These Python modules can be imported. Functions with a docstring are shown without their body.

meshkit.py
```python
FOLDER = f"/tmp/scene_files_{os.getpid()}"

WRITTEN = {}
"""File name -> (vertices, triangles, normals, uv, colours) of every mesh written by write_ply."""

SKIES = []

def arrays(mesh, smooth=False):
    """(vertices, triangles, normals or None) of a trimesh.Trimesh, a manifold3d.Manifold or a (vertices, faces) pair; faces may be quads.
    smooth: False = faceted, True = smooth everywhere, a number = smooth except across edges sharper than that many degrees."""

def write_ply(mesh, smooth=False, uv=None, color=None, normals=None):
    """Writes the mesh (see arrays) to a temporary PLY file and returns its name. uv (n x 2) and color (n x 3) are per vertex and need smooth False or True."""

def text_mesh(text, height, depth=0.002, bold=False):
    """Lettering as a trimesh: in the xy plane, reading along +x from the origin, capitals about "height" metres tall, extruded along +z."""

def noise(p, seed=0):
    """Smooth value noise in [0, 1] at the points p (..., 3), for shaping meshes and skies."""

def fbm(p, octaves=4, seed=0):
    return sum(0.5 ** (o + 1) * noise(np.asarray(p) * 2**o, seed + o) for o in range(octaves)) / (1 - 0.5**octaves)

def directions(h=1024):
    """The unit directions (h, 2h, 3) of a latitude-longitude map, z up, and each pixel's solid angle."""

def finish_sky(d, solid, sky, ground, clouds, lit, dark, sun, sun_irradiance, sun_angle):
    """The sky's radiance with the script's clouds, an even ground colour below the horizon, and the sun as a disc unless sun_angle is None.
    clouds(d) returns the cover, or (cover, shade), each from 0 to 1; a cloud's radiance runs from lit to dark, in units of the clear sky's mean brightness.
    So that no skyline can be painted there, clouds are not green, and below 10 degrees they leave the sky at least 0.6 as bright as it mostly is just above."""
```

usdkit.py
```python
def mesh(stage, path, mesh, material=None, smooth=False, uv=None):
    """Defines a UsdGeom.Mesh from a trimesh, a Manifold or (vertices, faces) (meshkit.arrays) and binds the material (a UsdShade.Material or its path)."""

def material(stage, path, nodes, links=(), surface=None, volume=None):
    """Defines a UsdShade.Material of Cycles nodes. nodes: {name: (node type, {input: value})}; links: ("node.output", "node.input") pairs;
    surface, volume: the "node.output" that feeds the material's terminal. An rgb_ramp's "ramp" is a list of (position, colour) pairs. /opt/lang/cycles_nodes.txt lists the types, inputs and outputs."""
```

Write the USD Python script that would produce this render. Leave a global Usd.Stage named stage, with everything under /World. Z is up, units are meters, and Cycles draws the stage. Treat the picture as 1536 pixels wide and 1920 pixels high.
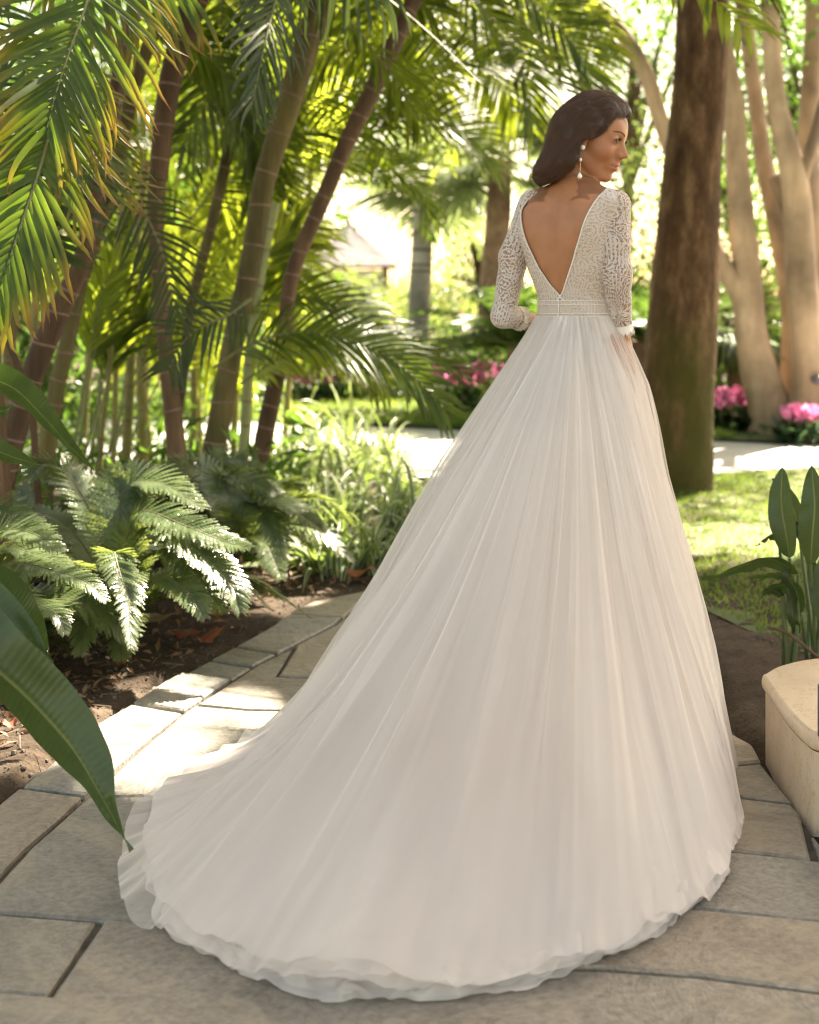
import math, numpy as np, trimesh, usdkit, meshkit
from pxr import Usd, UsdGeom, UsdLux, UsdShade, Gf, Sdf, Vt
from shapely.geometry import Polygon, LineString, Point, MultiPolygon
from shapely.ops import polygonize, unary_union

stage = Usd.Stage.CreateInMemory()
UsdGeom.SetStageUpAxis(stage, 'Z'); UsdGeom.SetStageMetersPerUnit(stage, 1.0)
WORLD = UsdGeom.Xform.Define(stage, '/World'); stage.SetDefaultPrim(WORLD.GetPrim())

# ------------------------------------------------------------------ camera, sky, sun, exposure
F, HZ, CX, H = 2400.0, 590.0, 768.0, 1.165       # focal length in pixels of the photograph, horizon row, centre column, eye height
cam = UsdGeom.Camera.Define(stage, '/World/camera')
cam.AddTranslateOp().Set(Gf.Vec3d(0, 0, H)); cam.AddRotateXOp().Set(90.0)
cam.CreateHorizontalApertureAttr(24.0); cam.CreateVerticalApertureAttr(30.0)
cam.CreateFocalLengthAttr(24.0 * F / 1536)
cam.CreateVerticalApertureOffsetAttr(-24.0 * (960 - HZ) / 1536)
cam.CreateFStopAttr(2.45); cam.CreateFocusDistanceAttr(3.05)
cam.CreateClippingRangeAttr(Gf.Vec2f(0.05, 5000))
cam.CreateExposureAttr(3.0)

SUN = np.array([0.40, 0.62, 0.86]); SUN /= np.linalg.norm(SUN)
sun = UsdLux.DistantLight.Define(stage, '/World/sun')
sun.CreateIntensityAttr(1.25); sun.CreateAngleAttr(0.5); sun.CreateColorAttr(Gf.Vec3f(1.0, 0.87, 0.68))
sun.CreateNormalizeAttr(True)
_rot = Gf.Rotation(Gf.Vec3d(0, 0, 1), Gf.Vec3d(*map(float, SUN)))
sun.AddTransformOp().Set(Gf.Matrix4d().SetRotate(_rot))
usdkit.material(stage, '/World/Looks/sky_look', {
    's': ('sky_texture', dict(sky_type='single_scattering', sun_disc=False, sun_elevation=float(np.arcsin(SUN[2])), sun_rotation=float(np.arctan2(SUN[0], SUN[1])), aerosol_density=2.0)),
    'w': ('mix_color', dict(blend_type='multiply', fac=1.0, b=(1.0, 0.765, 0.495))),
    'b': ('background_shader', dict(strength=0.075))}, [('s.color', 'w.a'), ('w.result', 'b.color')], surface='b.background')
sky = UsdLux.DomeLight.Define(stage, '/World/sky')
UsdShade.MaterialBindingAPI.Apply(sky.GetPrim()).Bind(UsdShade.Material.Get(stage, '/World/Looks/sky_look'))
sky.GetPrim().SetCustomDataByKey('kind', 'structure')

# ------------------------------------------------------------------ helpers
def at(px, py, Y):                                # a pixel of the photograph at depth Y
    return np.array([(px - CX) * Y / F, Y, H - (py - HZ) * Y / F])
def gr(px, py):                                   # a pixel on the ground plane
    Y = H * F / (py - HZ); return np.array([(px - CX) * Y / F, Y])
def nrm(v):
    v = np.asarray(v, float); return v / (np.linalg.norm(v, axis=-1, keepdims=True) + 1e-12)
UP = np.array([0, 0, 1.0])
_used = {}
def numbered(path):
    k = _used.get(path, -1) + 1; _used[path] = k
    return path if k == 0 else '%s_%03d' % (path, k)
def tag(prim, label=None, cat=None, group=None, kind=None):
    for k, v in (('label', label), ('category', cat), ('group', group), ('kind', kind)):
        if v: prim.SetCustomDataByKey(k, v)
    return prim
def P(x): return x if isinstance(x, Usd.Prim) else x.GetPrim()
def thing(name, label, cat, group=None, loc=None):
    x = UsdGeom.Xform.Define(stage, numbered('/World/' + name))
    if loc is not None: x.AddTranslateOp().Set(Gf.Vec3d(*map(float, loc)))
    return tag(x.GetPrim(), label, cat, group)
def obj(name, mesh, mat, parent=None, smooth=False, uv=None, loc=None, **t):
    base = parent.GetPath().pathString if parent is not None else '/World'
    if loc is not None:
        v, f = VF(mesh); mesh = (v - np.asarray(loc), f)
    m = usdkit.mesh(stage, numbered(base + '/' + name), mesh, mat, smooth, uv)
    return tag(m.GetPrim(), **t) if t else m.GetPrim()
def VF(m):
    if isinstance(m, (tuple, list)):
        v, f = np.asarray(m[0], float), np.asarray(m[1], int)
        if f.shape[1] == 4: f = np.vstack([f[:, [0, 1, 2]], f[:, [0, 2, 3]]])
        return v, f
    return np.asarray(m.vertices), np.asarray(m.faces)
def cat(ms):
    vs, fs, n = [], [], 0
    for m in ms:
        v, f = VF(m); vs.append(v); fs.append(f + n); n += len(v)
    return np.vstack(vs), np.vstack(fs)
def spline(pts, n):                               # Catmull-Rom through the rows of pts
    p = np.asarray(pts, float)
    if len(p) == 2: return p[0] + (p[1] - p[0]) * np.linspace(0, 1, n)[:, None]
    p = np.vstack([2 * p[0] - p[1], p, 2 * p[-1] - p[-2]])
    t = np.linspace(0, len(p) - 3, n); i = np.minimum(t.astype(int), len(p) - 4); u = (t - i)[:, None]
    a, b, c, d = p[i], p[i + 1], p[i + 2], p[i + 3]
    return 0.5 * (2 * b + (c - a) * u + (2 * a - 5 * b + 4 * c - d) * u**2 + (3 * b - 3 * c + d - a) * u**3)
def tube(pts, r, sides=8, cap=True, lump=None):
    p = np.asarray(pts, float); n = len(p); r = np.broadcast_to(np.asarray(r, float), (n,))
    t = nrm(np.gradient(p, axis=0)); ref = np.eye(3)[np.argmin(np.abs(t).max(0))]; a = nrm(np.cross(t, ref)); b = np.cross(t, a)
    an = np.arange(sides) * 2 * np.pi / sides
    R = r[:, None] * (np.ones((n, sides)) if lump is None else lump(np.linspace(0, 1, n)[:, None], an[None, :]))
    v = p[:, None] + R[..., None] * (np.cos(an)[None, :, None] * a[:, None] + np.sin(an)[None, :, None] * b[:, None])
    i, j = np.meshgrid(np.arange(n - 1), np.arange(sides), indexing='ij')
    q = np.stack([i * sides + j, i * sides + (j + 1) % sides, (i + 1) * sides + (j + 1) % sides, (i + 1) * sides + j], -1).reshape(-1, 4)
    v, f = VF((v.reshape(-1, 3), q))
    if cap:
        m = len(v); v = np.vstack([v, p[0], p[-1]]); k = np.arange(sides); k2 = (k + 1) % sides
        f = np.vstack([f, np.c_[np.full(sides, m), k2, k], np.c_[np.full(sides, m + 1), (n - 1) * sides + k, (n - 1) * sides + k2]])
    return v, f
def grid_faces(n, m, wrap=False):
    i, j = np.meshgrid(np.arange(n - 1), np.arange(m if wrap else m - 1), indexing='ij'); k = (j + 1) % m
    return np.stack([i * m + j, i * m + k, (i + 1) * m + k, (i + 1) * m + j], -1).reshape(-1, 4)

# ------------------------------------------------------------------ materials
LK = '/World/Looks/'
def mat(name, c1, c2=None, scale=6.0, rough=0.6, spec=0.5, bump=0.0, bscale=None, bdist=0.01, trans=0.0, tcol=None, rand=0.0, detail=4, stretch=None, sss=0.0, extra=None, ramp=(0.35, 0.65)):
    """A two-tone procedural material: noise mixes c1 and c2, object random shifts the value, bump gives relief, trans mixes in translucency."""
    c2 = c2 or c1
    n = {'g': ('geometry', {}), 'mp': ('mapping', dict(scale=stretch or (1, 1, 1))), 'n': ('noise_texture', dict(scale=scale, detail=detail, roughness=0.6)),
         'r': ('rgb_ramp', dict(ramp=[(0, c1), (ramp[0], c1), (ramp[1], c2), (1, c2)])), 'p': ('principled_bsdf', dict(roughness=rough, specular_ior_level=spec))}
    L = [('g.position', 'mp.vector'), ('mp.vector', 'n.vector'), ('n.fac', 'r.fac')]
    col = 'r.color'
    if rand:
        n['o'] = ('object_info', {}); n['mr'] = ('map_range', dict(from_min=0, from_max=1, to_min=1 - rand, to_max=1 + rand)); n['h'] = ('hsv', {})
        L += [('o.random', 'mr.value'), ('mr.result', 'h.value'), (col, 'h.color')]; col = 'h.color'
    L.append((col, 'p.base_color'))
    if sss: n['p'][1].update(subsurface_weight=sss, subsurface_scale=0.012, subsurface_radius=(1, 0.35, 0.2))
    if bump:
        n['bn'] = ('noise_texture', dict(scale=bscale or scale * 6, detail=5, roughness=0.65)); n['b'] = ('bump', dict(strength=bump, distance=bdist))
        L += [('mp.vector', 'bn.vector'), ('bn.fac', 'b.height'), ('b.normal', 'p.normal')]
    out = 'p.BSDF'
    if trans:
        n['t'] = ('translucent_bsdf', dict(color=tcol or c1)); n['mx'] = ('mix_closure', dict(fac=trans)); L += [('p.BSDF', 'mx.closure1'), ('t.BSDF', 'mx.closure2')]; out = 'mx.closure'
        if not tcol: L.append((col, 't.color'))
    return usdkit.material(stage, LK + name, n, L, surface=out)
def uvleaf(name, ramp, tramp, rough=0.38, spec=0.35, trans=0.4, across=None, var=0.25, vscale=9.0):
    """A leaf whose colour runs along its own length (u of st); across = (inner, outer colour factor) stripes over its width (v of st)."""
    n = {'uv': ('texture_coordinate', {}), 's': ('separate_xyz', {}), 'r': ('rgb_ramp', dict(ramp=ramp)), 'tr': ('rgb_ramp', dict(ramp=tramp)), 'g': ('geometry', {}),
         'n': ('noise_texture', dict(scale=vscale, detail=3)), 'mr': ('map_range', dict(from_min=0.25, from_max=0.75, to_min=1 - var, to_max=1 + var)), 'h': ('hsv', {}), 'h2': ('hsv', {}),
         'p': ('principled_bsdf', dict(roughness=rough, specular_ior_level=spec)), 't': ('translucent_bsdf', {}), 'mx': ('mix_closure', dict(fac=trans))}
    L = [('uv.UV', 's.vector'), ('g.position', 'n.vector'), ('n.fac', 'mr.value'), ('mr.result', 'h.value'), ('mr.result', 'h2.value'), ('r.color', 'h.color'), ('tr.color', 'h2.color'),
         ('h2.color', 't.color'), ('p.BSDF', 'mx.closure1'), ('t.BSDF', 'mx.closure2')]
    n['ad'] = ('math', dict(math_type='multiply_add', value2=0.5, value3=-0.25)); n['a2'] = ('math', dict(math_type='add'))
    L += [('n.fac', 'ad.value1'), ('s.x', 'a2.value1'), ('ad.value', 'a2.value2'), ('a2.value', 'r.fac'), ('a2.value', 'tr.fac')]
    col = 'h.color'
    if across:
        n['ar'] = ('rgb_ramp', dict(ramp=across)); n['am'] = ('mix_color', dict(blend_type='mix', fac=0.0, b=(0.55, 0.58, 0.40)))
        L += [('s.y', 'ar.fac'), ('ar.color', 'am.fac'), (col, 'am.a')]; col = 'am.result'
    L.append((col, 'p.base_color'))
    return usdkit.material(stage, LK + name, n, L, surface='mx.closure')

# ------------------------------------------------------------------ leaves
def strips(base, dirs, nor, length, width, droop, K=6, fold=0.25, curl=0.0, rng=None, prof=None, wob=0.0):
    """Many leaf strips at once. base, dirs, nor: (n,3); length, width, droop: (n,). Returns vertices (n,K+1,3,3) and st (same leading shape)."""
    n = len(base); t = np.linspace(0, 1, K + 1)
    d = nrm(dirs); p = np.array(base, float); out = np.zeros((n, K + 1, 3, 3))
    prof = prof or (lambda s: np.clip(1.9 * (s + 0.10) ** 0.5 * (1 - s) ** 0.75, 0, 1))
    w = prof(t); N = np.array(nor, float)
    for k in range(K + 1):
        B = nrm(np.cross(d, N)); U = np.cross(B, d); hw = (width * w[k] * 0.5)[:, None]
        out[:, k, 1] = p; out[:, k, 0] = p - B * hw + U * hw * fold; out[:, k, 2] = p + B * hw + U * hw * fold
        if k < K:
            p = p + d * (length / K)[:, None]
            dd = d + droop[:, None] / K * np.array([0, 0, -1.0]) * (0.5 + 1.3 * t[k])
            if curl: dd = dd + curl * t[k] ** 2 * B * (1 if rng is None else rng.normal(size=(n, 1)))
            if wob: dd = dd + wob * rng.normal(size=(n, 3)) / K
            d = nrm(dd)
    st = np.zeros((n, K + 1, 3, 2)); st[..., 0] = t[None, :, None]; st[..., 1] = np.array([0, .5, 1])[None, None, :]
    return out, st
def strip_mesh(v, st=None):
    n, K1 = v.shape[:2]; q = grid_faces(K1, 3); f = np.vstack([q[:, [0, 1, 2]], q[:, [0, 2, 3]]])
    f = (f[None] + (np.arange(n) * K1 * 3)[:, None, None]).reshape(-1, 3)
    return (v.reshape(-1, 3), f), (None if st is None else st.reshape(-1, 2))
def frond_leaflets(rach, N, n, L, width, a0, a1, droop, rng, K=6, lift=0.15, fold=0.3, start=0.12, jit=0.08, side=None, curl=0.0, lprof=None):
    """Leaflets of a feather frond along the polyline rach whose blade faces N. a0, a1: angle to the rachis in degrees at base and tip."""
    rach = np.asarray(rach); T = nrm(np.gradient(rach, axis=0)); u = np.linspace(start, 0.995, n)
    seg = np.r_[0, np.cumsum(np.linalg.norm(np.diff(rach, axis=0), axis=1))]; seg /= seg[-1]
    ip = lambda A: np.stack([np.interp(u, seg, A[:, k]) for k in range(3)], 1)
    b, t = ip(rach), nrm(ip(T)); Nn = np.broadcast_to(np.asarray(N, float), b.shape); Nn = nrm(Nn - t * (Nn * t).sum(1, keepdims=True)); S = np.cross(t, Nn)
    V, ST = [], []
    lp = lprof or (lambda s: 0.35 + 0.65 * np.sin(np.pi * np.clip(0.12 + 0.80 * s, 0, 1)) ** 0.8)
    for sg in (side or (-1, 1)):
        a = np.radians(a0 + (a1 - a0) * u + rng.normal(size=n) * 60 * jit)
        d = np.cos(a)[:, None] * t + sg * np.sin(a)[:, None] * S + (lift + rng.normal(size=n) * jit)[:, None] * Nn
        ln = L * lp(u) * (1 + rng.normal(size=n) * 0.07)
        v, st = strips(b, d, Nn * 1.0, ln, width * (0.75 + 0.25 * lp(u)) * np.ones(n), droop * (1 + rng.normal(size=n) * 0.25), K, fold, curl, rng)
        V.append(v); ST.append(st)
    return np.concatenate(V), np.concatenate(ST)
def leaf_cloud(c, size, rng, aspect=0.5, flat=0.6, out=None):
    """Single leaves (4 triangles, folded) at the points c with random attitudes."""
    n = len(c); d = nrm(rng.normal(size=(n, 3)) + (0 if out is None else out)); N = nrm(np.cross(d, rng.normal(size=(n, 3))) + np.array([0, 0, flat])); B = nrm(np.cross(d, N)); N = np.cross(B, d)
    s = size * (0.7 + 0.6 * rng.random(n))[:, None]
    v = np.stack([c, c + d * s * .45 - B * s * aspect * .5 + N * s * .07, c + d * s * .5 - N * s * .03, c + d * s * .45 + B * s * aspect * .5 + N * s * .07, c + d * s - N * s * .1], 1)
    f = np.array([[0, 1, 2], [0, 2, 3], [1, 4, 2], [2, 4, 3]])
    return v.reshape(-1, 3), (f[None] + (np.arange(n) * 5)[:, None, None]).reshape(-1, 3)
def clumps(center, radii, nc, nl, rng, spread=0.22, shell=0.55):
    """Points of a crown: nc clumps inside an ellipsoid, nl leaf points around each."""
    u = nrm(rng.normal(size=(nc, 3))) * (shell + (1 - shell) * rng.random((nc, 1))) ; c = np.asarray(center) + u * np.asarray(radii)
    return (c[:, None] + rng.normal(size=(nc, nl, 3)) * (np.asarray(radii) * spread * (0.6 + 0.8 * rng.random((nc, 1))))[:, None]).reshape(-1, 3)

# ------------------------------------------------------------------ the ground, the flagstone path, the road and the lawns
# outline of the path on the ground (left edge from near to far, then the right edge back), read off the photograph's perspective
LEFT = [(-420, 1990), (-300, 1700), (-60, 1575), (0, 1518), (36, 1489), (88, 1449), (130, 1408), (185, 1362), (245, 1326), (305, 1287), (350, 1265), (440, 1220), (515, 1178), (545, 1152), (585, 1134), (690, 1113)]
LW = [gr(*p) for p in LEFT] + [np.array(p) for p in [(0.10, 5.75), (0.40, 6.9), (0.58, 8.2), (0.66, 9.05)]]
RW = [np.array(p) for p in [(1.66, 9.05), (1.55, 8.2), (1.36, 6.9), (1.12, 5.4), (0.96, 4.3)]] + [gr(1378, 1393), gr(1416, 1414), gr(1430, 1440), gr(1536, 1580), gr(1700, 1800), gr(1900, 2100)]
PATH = Polygon([tuple(p) for p in LW + RW]).buffer(0)
J = []                                            # joints, in pixels of the photograph, laid on the ground
def joint(*px): J.append(LineString([tuple(gr(*p)) for p in px]))
joint((-200, 1880), (0, 1657), (49, 1605), (114, 1550), (160, 1507), (212, 1462), (260, 1415), (345, 1345), (425, 1290), (480, 1255), (555, 1217), (627, 1180), (662, 1150), (684, 1126), (700, 1108))
joint((-340, 1700), (-150, 1722), (0, 1725), (257, 1745), (640, 1785), (1070, 1840), (1136, 1841), (1314, 1855), (1536, 1885), (1800, 1930))
joint((-10, 1597), (44, 1607)); joint((-10, 1542), (114, 1553)); joint((34, 1488), (162, 1507)); joint((120, 1440), (235, 1449)); joint((180, 1369), (300, 1384), (330, 1360)); joint((180, 1408), (264, 1421))
joint((243, 1326), (349, 1344)); joint((340, 1268), (437, 1282)); joint((390, 1244), (482, 1259)); joint((434, 1221), (528, 1235)); joint((512, 1180), (595, 1194)); joint((540, 1157), (650, 1165)); joint((600, 1132), (686, 1136))
joint((62, 1602), (267, 1616), (700, 1660), (1316, 1723), (1536, 1747), (1800, 1790))
joint((215, 1460), (218, 1499)); joint((160, 1506), (260, 1504), (700, 1545), (1100, 1590), (1398, 1613), (1536, 1629), (1700, 1650))
joint((357, 1331), (465, 1341), (535, 1342), (800, 1390), (1150, 1460), (1394, 1509), (1499, 1522), (1560, 1530))
joint((452, 1275), (585, 1280), (900, 1330), (1377, 1452), (1440, 1444)); joint((548, 1220), (615, 1234), (900, 1270), (1378, 1400))
joint((465, 1340), (425, 1409), (380, 1470)); joint((555, 1219), (517, 1279)); joint((189, 1739), (91, 1892)); joint((-200, 1870), (0, 1880), (91, 1890), (300, 1912), (700, 1960))
joint((1319, 1853), (1328, 1990)); joint((792, 1800), (778, 1990)); joint((1316, 1725), (1300, 1852)); joint((1500, 1520), (1529, 1630)); joint((1377, 1440), (1420, 1477), (1445, 1476)); joint((980, 1570), (960, 1690)); joint((560, 1525), (520, 1645)); joint((760, 1380), (700, 1545)); joint((1130, 1455), (1150, 1600)); joint((430, 1620), (400, 1762)); joint((900, 1680), (880, 1820))
for k, yy in enumerate(np.arange(4.9, 9.1, 0.52)):
    J.append(LineString([(-.6, yy - .05), (2.2, yy + .06)])); xm = 0.5 * (np.interp(yy, [4.3, 5.75, 6.9, 9.05], [.0, .10, .40, .66]) + np.interp(yy, [4.3, 5.4, 6.9, 9.05], [.96, 1.12, 1.36, 1.66])) + (-1) ** k * .12
    J.append(LineString([(xm, yy - .06), (xm + .03, yy + .58)]))
def ext(l, d=0.004):                              # lengthen a joint a little so that it meets the next
    c = np.array(l.coords); c[0] += (c[0] - c[1]) / np.linalg.norm(c[0] - c[1]) * d; c[-1] += (c[-1] - c[-2]) / np.linalg.norm(c[-1] - c[-2]) * d; return LineString(c)
cells = [c for c in polygonize(unary_union([PATH.exterior] + [ext(l).intersection(PATH.buffer(.002)) for l in J])) if PATH.buffer(.01).contains(c.representative_point())]

slate = []
for i, (a, b) in enumerate([((.195, .175, .145), (.285, .255, .21)), ((.175, .165, .145), (.255, .24, .205)), ((.225, .19, .15), (.29, .25, .20)), ((.195, .185, .165), (.275, .26, .225))]):
    slate.append(usdkit.material(stage, LK + 'flagstone_%s' % 'abcd'[i], {
        'g': ('geometry', {}), 'm': ('mapping', dict(scale=(1, 1.2, 1), rotation=(0, 0, .5 * i - .5), location=(i * 7.3, i * 3.1, 0))),
        'n1': ('noise_texture', dict(scale=2.6, detail=6, roughness=.66, distortion=.3)), 'r': ('rgb_ramp', dict(ramp=[(.28, a), (.5, b), (.72, tuple(x * .86 for x in a))])),
        'n2': ('noise_texture', dict(scale=60, detail=4, roughness=.7)), 'r2': ('rgb_ramp', dict(ramp=[(.3, (.66, .66, .66)), (.62, (1.12, 1.12, 1.12))])), 'mu': ('mix_color', dict(blend_type='multiply', fac=1.0)),
        'n3': ('noise_texture', dict(scale=5.0, detail=7, roughness=.66, distortion=.9)), 'b1': ('bump', dict(strength=.9, distance=.025)), 'b2': ('bump', dict(strength=.25, distance=.003)),
        'n4': ('noise_texture', dict(scale=140, detail=3)), 'rr': ('map_range', dict(from_min=.3, from_max=.7, to_min=.42, to_max=.66)),
        'v': ('noise_texture', dict(scale=1.6, detail=5, distortion=1.0)), 'vr': ('rgb_ramp', dict(ramp=[(.47, (0, 0, 0)), (.5, (.5, .5, .5)), (.53, (0, 0, 0))])), 'vm': ('mix_color', dict(blend_type='mix', b=(.36, .31, .23))),
        'p': ('principled_bsdf', dict(specular_ior_level=.45))},
        [('g.position', 'm.vector'), ('m.vector', 'n1.vector'), ('m.vector', 'n2.vector'), ('m.vector', 'n3.vector'), ('g.position', 'n4.vector'), ('m.vector', 'v.vector'), ('n1.fac', 'r.fac'), ('n2.fac', 'r2.fac'), ('r.color', 'mu.a'), ('r2.color', 'mu.b'),
         ('v.fac', 'vr.fac'), ('vr.color', 'vm.fac'), ('mu.result', 'vm.a'), ('vm.result', 'p.base_color'), ('n3.fac', 'b1.height'), ('n4.fac', 'b2.height'), ('b1.normal', 'b2.normal'), ('b2.normal', 'p.normal'), ('n1.fac', 'rr.value'), ('rr.result', 'p.roughness')], surface='p.BSDF'))
joint_mat = mat('path_joint', (.05, .042, .032), (.10, .085, .065), 30, .9, bump=.6, bscale=120)
path = thing('stone_path', None, None); tag(path, kind='structure')
rng = np.random.default_rng(3)
def slab(poly, z, h, rng, ch=0.007, rough=.5):
    """A flagstone: irregular outline, chamfered rim, a top a little tilted and uneven."""
    c = np.array(poly.exterior.simplify(.004).segmentize(.035).coords)[:-1]
    if poly.exterior.is_ccw is False: c = c[::-1]
    c = c + (meshkit.noise(np.c_[c * 28, np.full(len(c), rng.random() * 9)])[:, None] - .5) * nrm(c - c.mean(0)) * .006 * rough
    ctr = np.array(poly.representative_point().coords[0]); tilt = rng.normal(size=2) * .004
    zt = lambda p: z + (p - ctr) @ tilt
    inn = ctr + (c - ctr) * (1 - ch / np.maximum(np.linalg.norm(c - ctr, axis=1), .03))[:, None]
    n = len(c); rings = [np.c_[c, np.full(n, z - h)], np.c_[c, zt(c) - ch * .7], np.c_[inn, zt(inn)]]
    v = np.vstack(rings + [[*ctr, z]]); i = np.arange(n); k = (i + 1) % n; f = []
    for r in range(2): f += [np.c_[r * n + i, r * n + k, (r + 1) * n + k], np.c_[r * n + i, (r + 1) * n + k, (r + 1) * n + i]]
    try:
        import mapbox_earcut
        top = mapbox_earcut.triangulate_float64(inn, np.array([n])).reshape(-1, 3) + 2 * n
    except Exception:
        top = np.c_[2 * n + i, 2 * n + k, np.full(n, 3 * n)]
    return v, np.vstack(f + [top])
for c in sorted(cells, key=lambda c: c.centroid.y):
    g = c.buffer(-.011).buffer(.004, join_style='round')
    for q in getattr(g, 'geoms', [g]):
        if q.area < .002: continue
        obj('flagstone', slab(q, .016 + rng.normal() * .0022, .03, rng), slate[rng.integers(4)], path)
# the bed under the joints
bx, by = np.meshgrid(np.arange(-1.6, 2.6, .05), np.arange(1.4, 9.2, .05)); m = np.array([PATH.buffer(.03).contains(Point(x, y)) for x, y in zip(bx.ravel(), by.ravel())]).reshape(bx.shape)
def sheet(xs, ys, zf, keep=None):
    X, Y = np.meshgrid(xs, ys); Z = zf(X, Y); q = grid_faces(*X.shape)
    if keep is not None: q = q[keep(X, Y).ravel()[q].all(1)]
    return np.stack([X.ravel(), Y.ravel(), Z.ravel()], 1), q
obj('joint_bed', sheet(np.arange(-1.6, 2.6, .05), np.arange(1.4, 9.2, .05), lambda x, y: .002 + .010 * meshkit.fbm(np.stack([x * 9, y * 9, x * 0], -1)) - .004, lambda x, y: m), joint_mat, path)

soil_mat = usdkit.material(stage, LK + 'soil', {
    'g': ('geometry', {}), 'n': ('noise_texture', dict(scale=3.5, detail=6, roughness=.65)), 'r': ('rgb_ramp', dict(ramp=[(.3, (.035, .025, .018)), (.55, (.075, .055, .040)), (.75, (.14, .115, .09))])),
    'n2': ('noise_texture', dict(scale=70, detail=5, roughness=.7)), 'r2': ('rgb_ramp', dict(ramp=[(.3, (.55, .55, .55)), (.7, (1.35, 1.3, 1.2))])), 'mu': ('mix_color', dict(blend_type='multiply', fac=1.0)),
    'b': ('bump', dict(strength=.9, distance=.012)), 'p': ('principled_bsdf', dict(roughness=.9, specular_ior_level=.2))},
    [('g.position', 'n.vector'), ('g.position', 'n2.vector'), ('n.fac', 'r.fac'), ('n2.fac', 'r2.fac'), ('r.color', 'mu.a'), ('r2.color', 'mu.b'), ('mu.result', 'p.base_color'), ('n2.fac', 'b.height'), ('b.normal', 'p.normal')], surface='p.BSDF')
import shapely
def away(x, y, poly): return shapely.distance(poly, shapely.points(np.stack([np.ravel(x), np.ravel(y)], 1))).reshape(np.shape(x))
def soil_z(x, y):
    d = away(x, y, PATH); k = np.clip(d / .06, 0, 1)
    z = meshkit.fbm(np.stack([x * 7, y * 7, x * 0], -1), 4) * .035 + meshkit.noise(np.stack([x * 40, y * 40, x * 0], -1)) * .008 - .012
    return -.03 * (1 - k) + k * z + .05 * np.clip(d - .25, 0, 1) * (x < .4)
far = 60.0
def axis(lo, hi, step, a, b): return np.unique(np.r_[np.linspace(a, lo, 12), np.arange(lo, hi, step), [lo - .03, hi + .03, hi + .1], np.linspace(hi + 1, b, 14)])
xs, ys = axis(-3.2, 3.6, .035, -80, 80), axis(1.6, 8.8, .035, -60, 160)
def zall(x, y):
    out = np.full(x.shape, -.02); inside = (x > -3.21) & (x < 3.61) & (y > 1.59) & (y < 8.81); out[inside] = soil_z(x[inside], y[inside]); return out
obj('ground', sheet(xs, ys, zall), soil_mat, kind='structure', smooth=True)

# soil crumbs and small stones along the bed's edge
crumb = []
for k in range(1500):
    y = 2.4 + 3.6 * rng.random() ** 1.3; xl = np.interp(y, [p[1] for p in LW], [p[0] for p in LW]); x = xl - .03 - abs(rng.normal()) * .45
    if rng.random() < .2: x = np.interp(y, [3.3, 5, 9], [1.0, 1.12, 1.6]) + .05 + abs(rng.normal()) * .4
    r = .003 + .006 * rng.random() ** 3; s = trimesh.creation.icosphere(0, r); z = float(soil_z(np.array([x]), np.array([y]))[0])
    crumb.append((np.array(s.vertices) * rng.uniform(.6, 1.3, 3) + [x, y, z + r * .3], s.faces))
obj('soil_crumbs', cat(crumb), mat('crumb', (.05, .038, .028), (.16, .13, .10), 40, .9), label='dark soil crumbs and grit scattered over the planting bed', cat='grit', kind='stuff')

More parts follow.
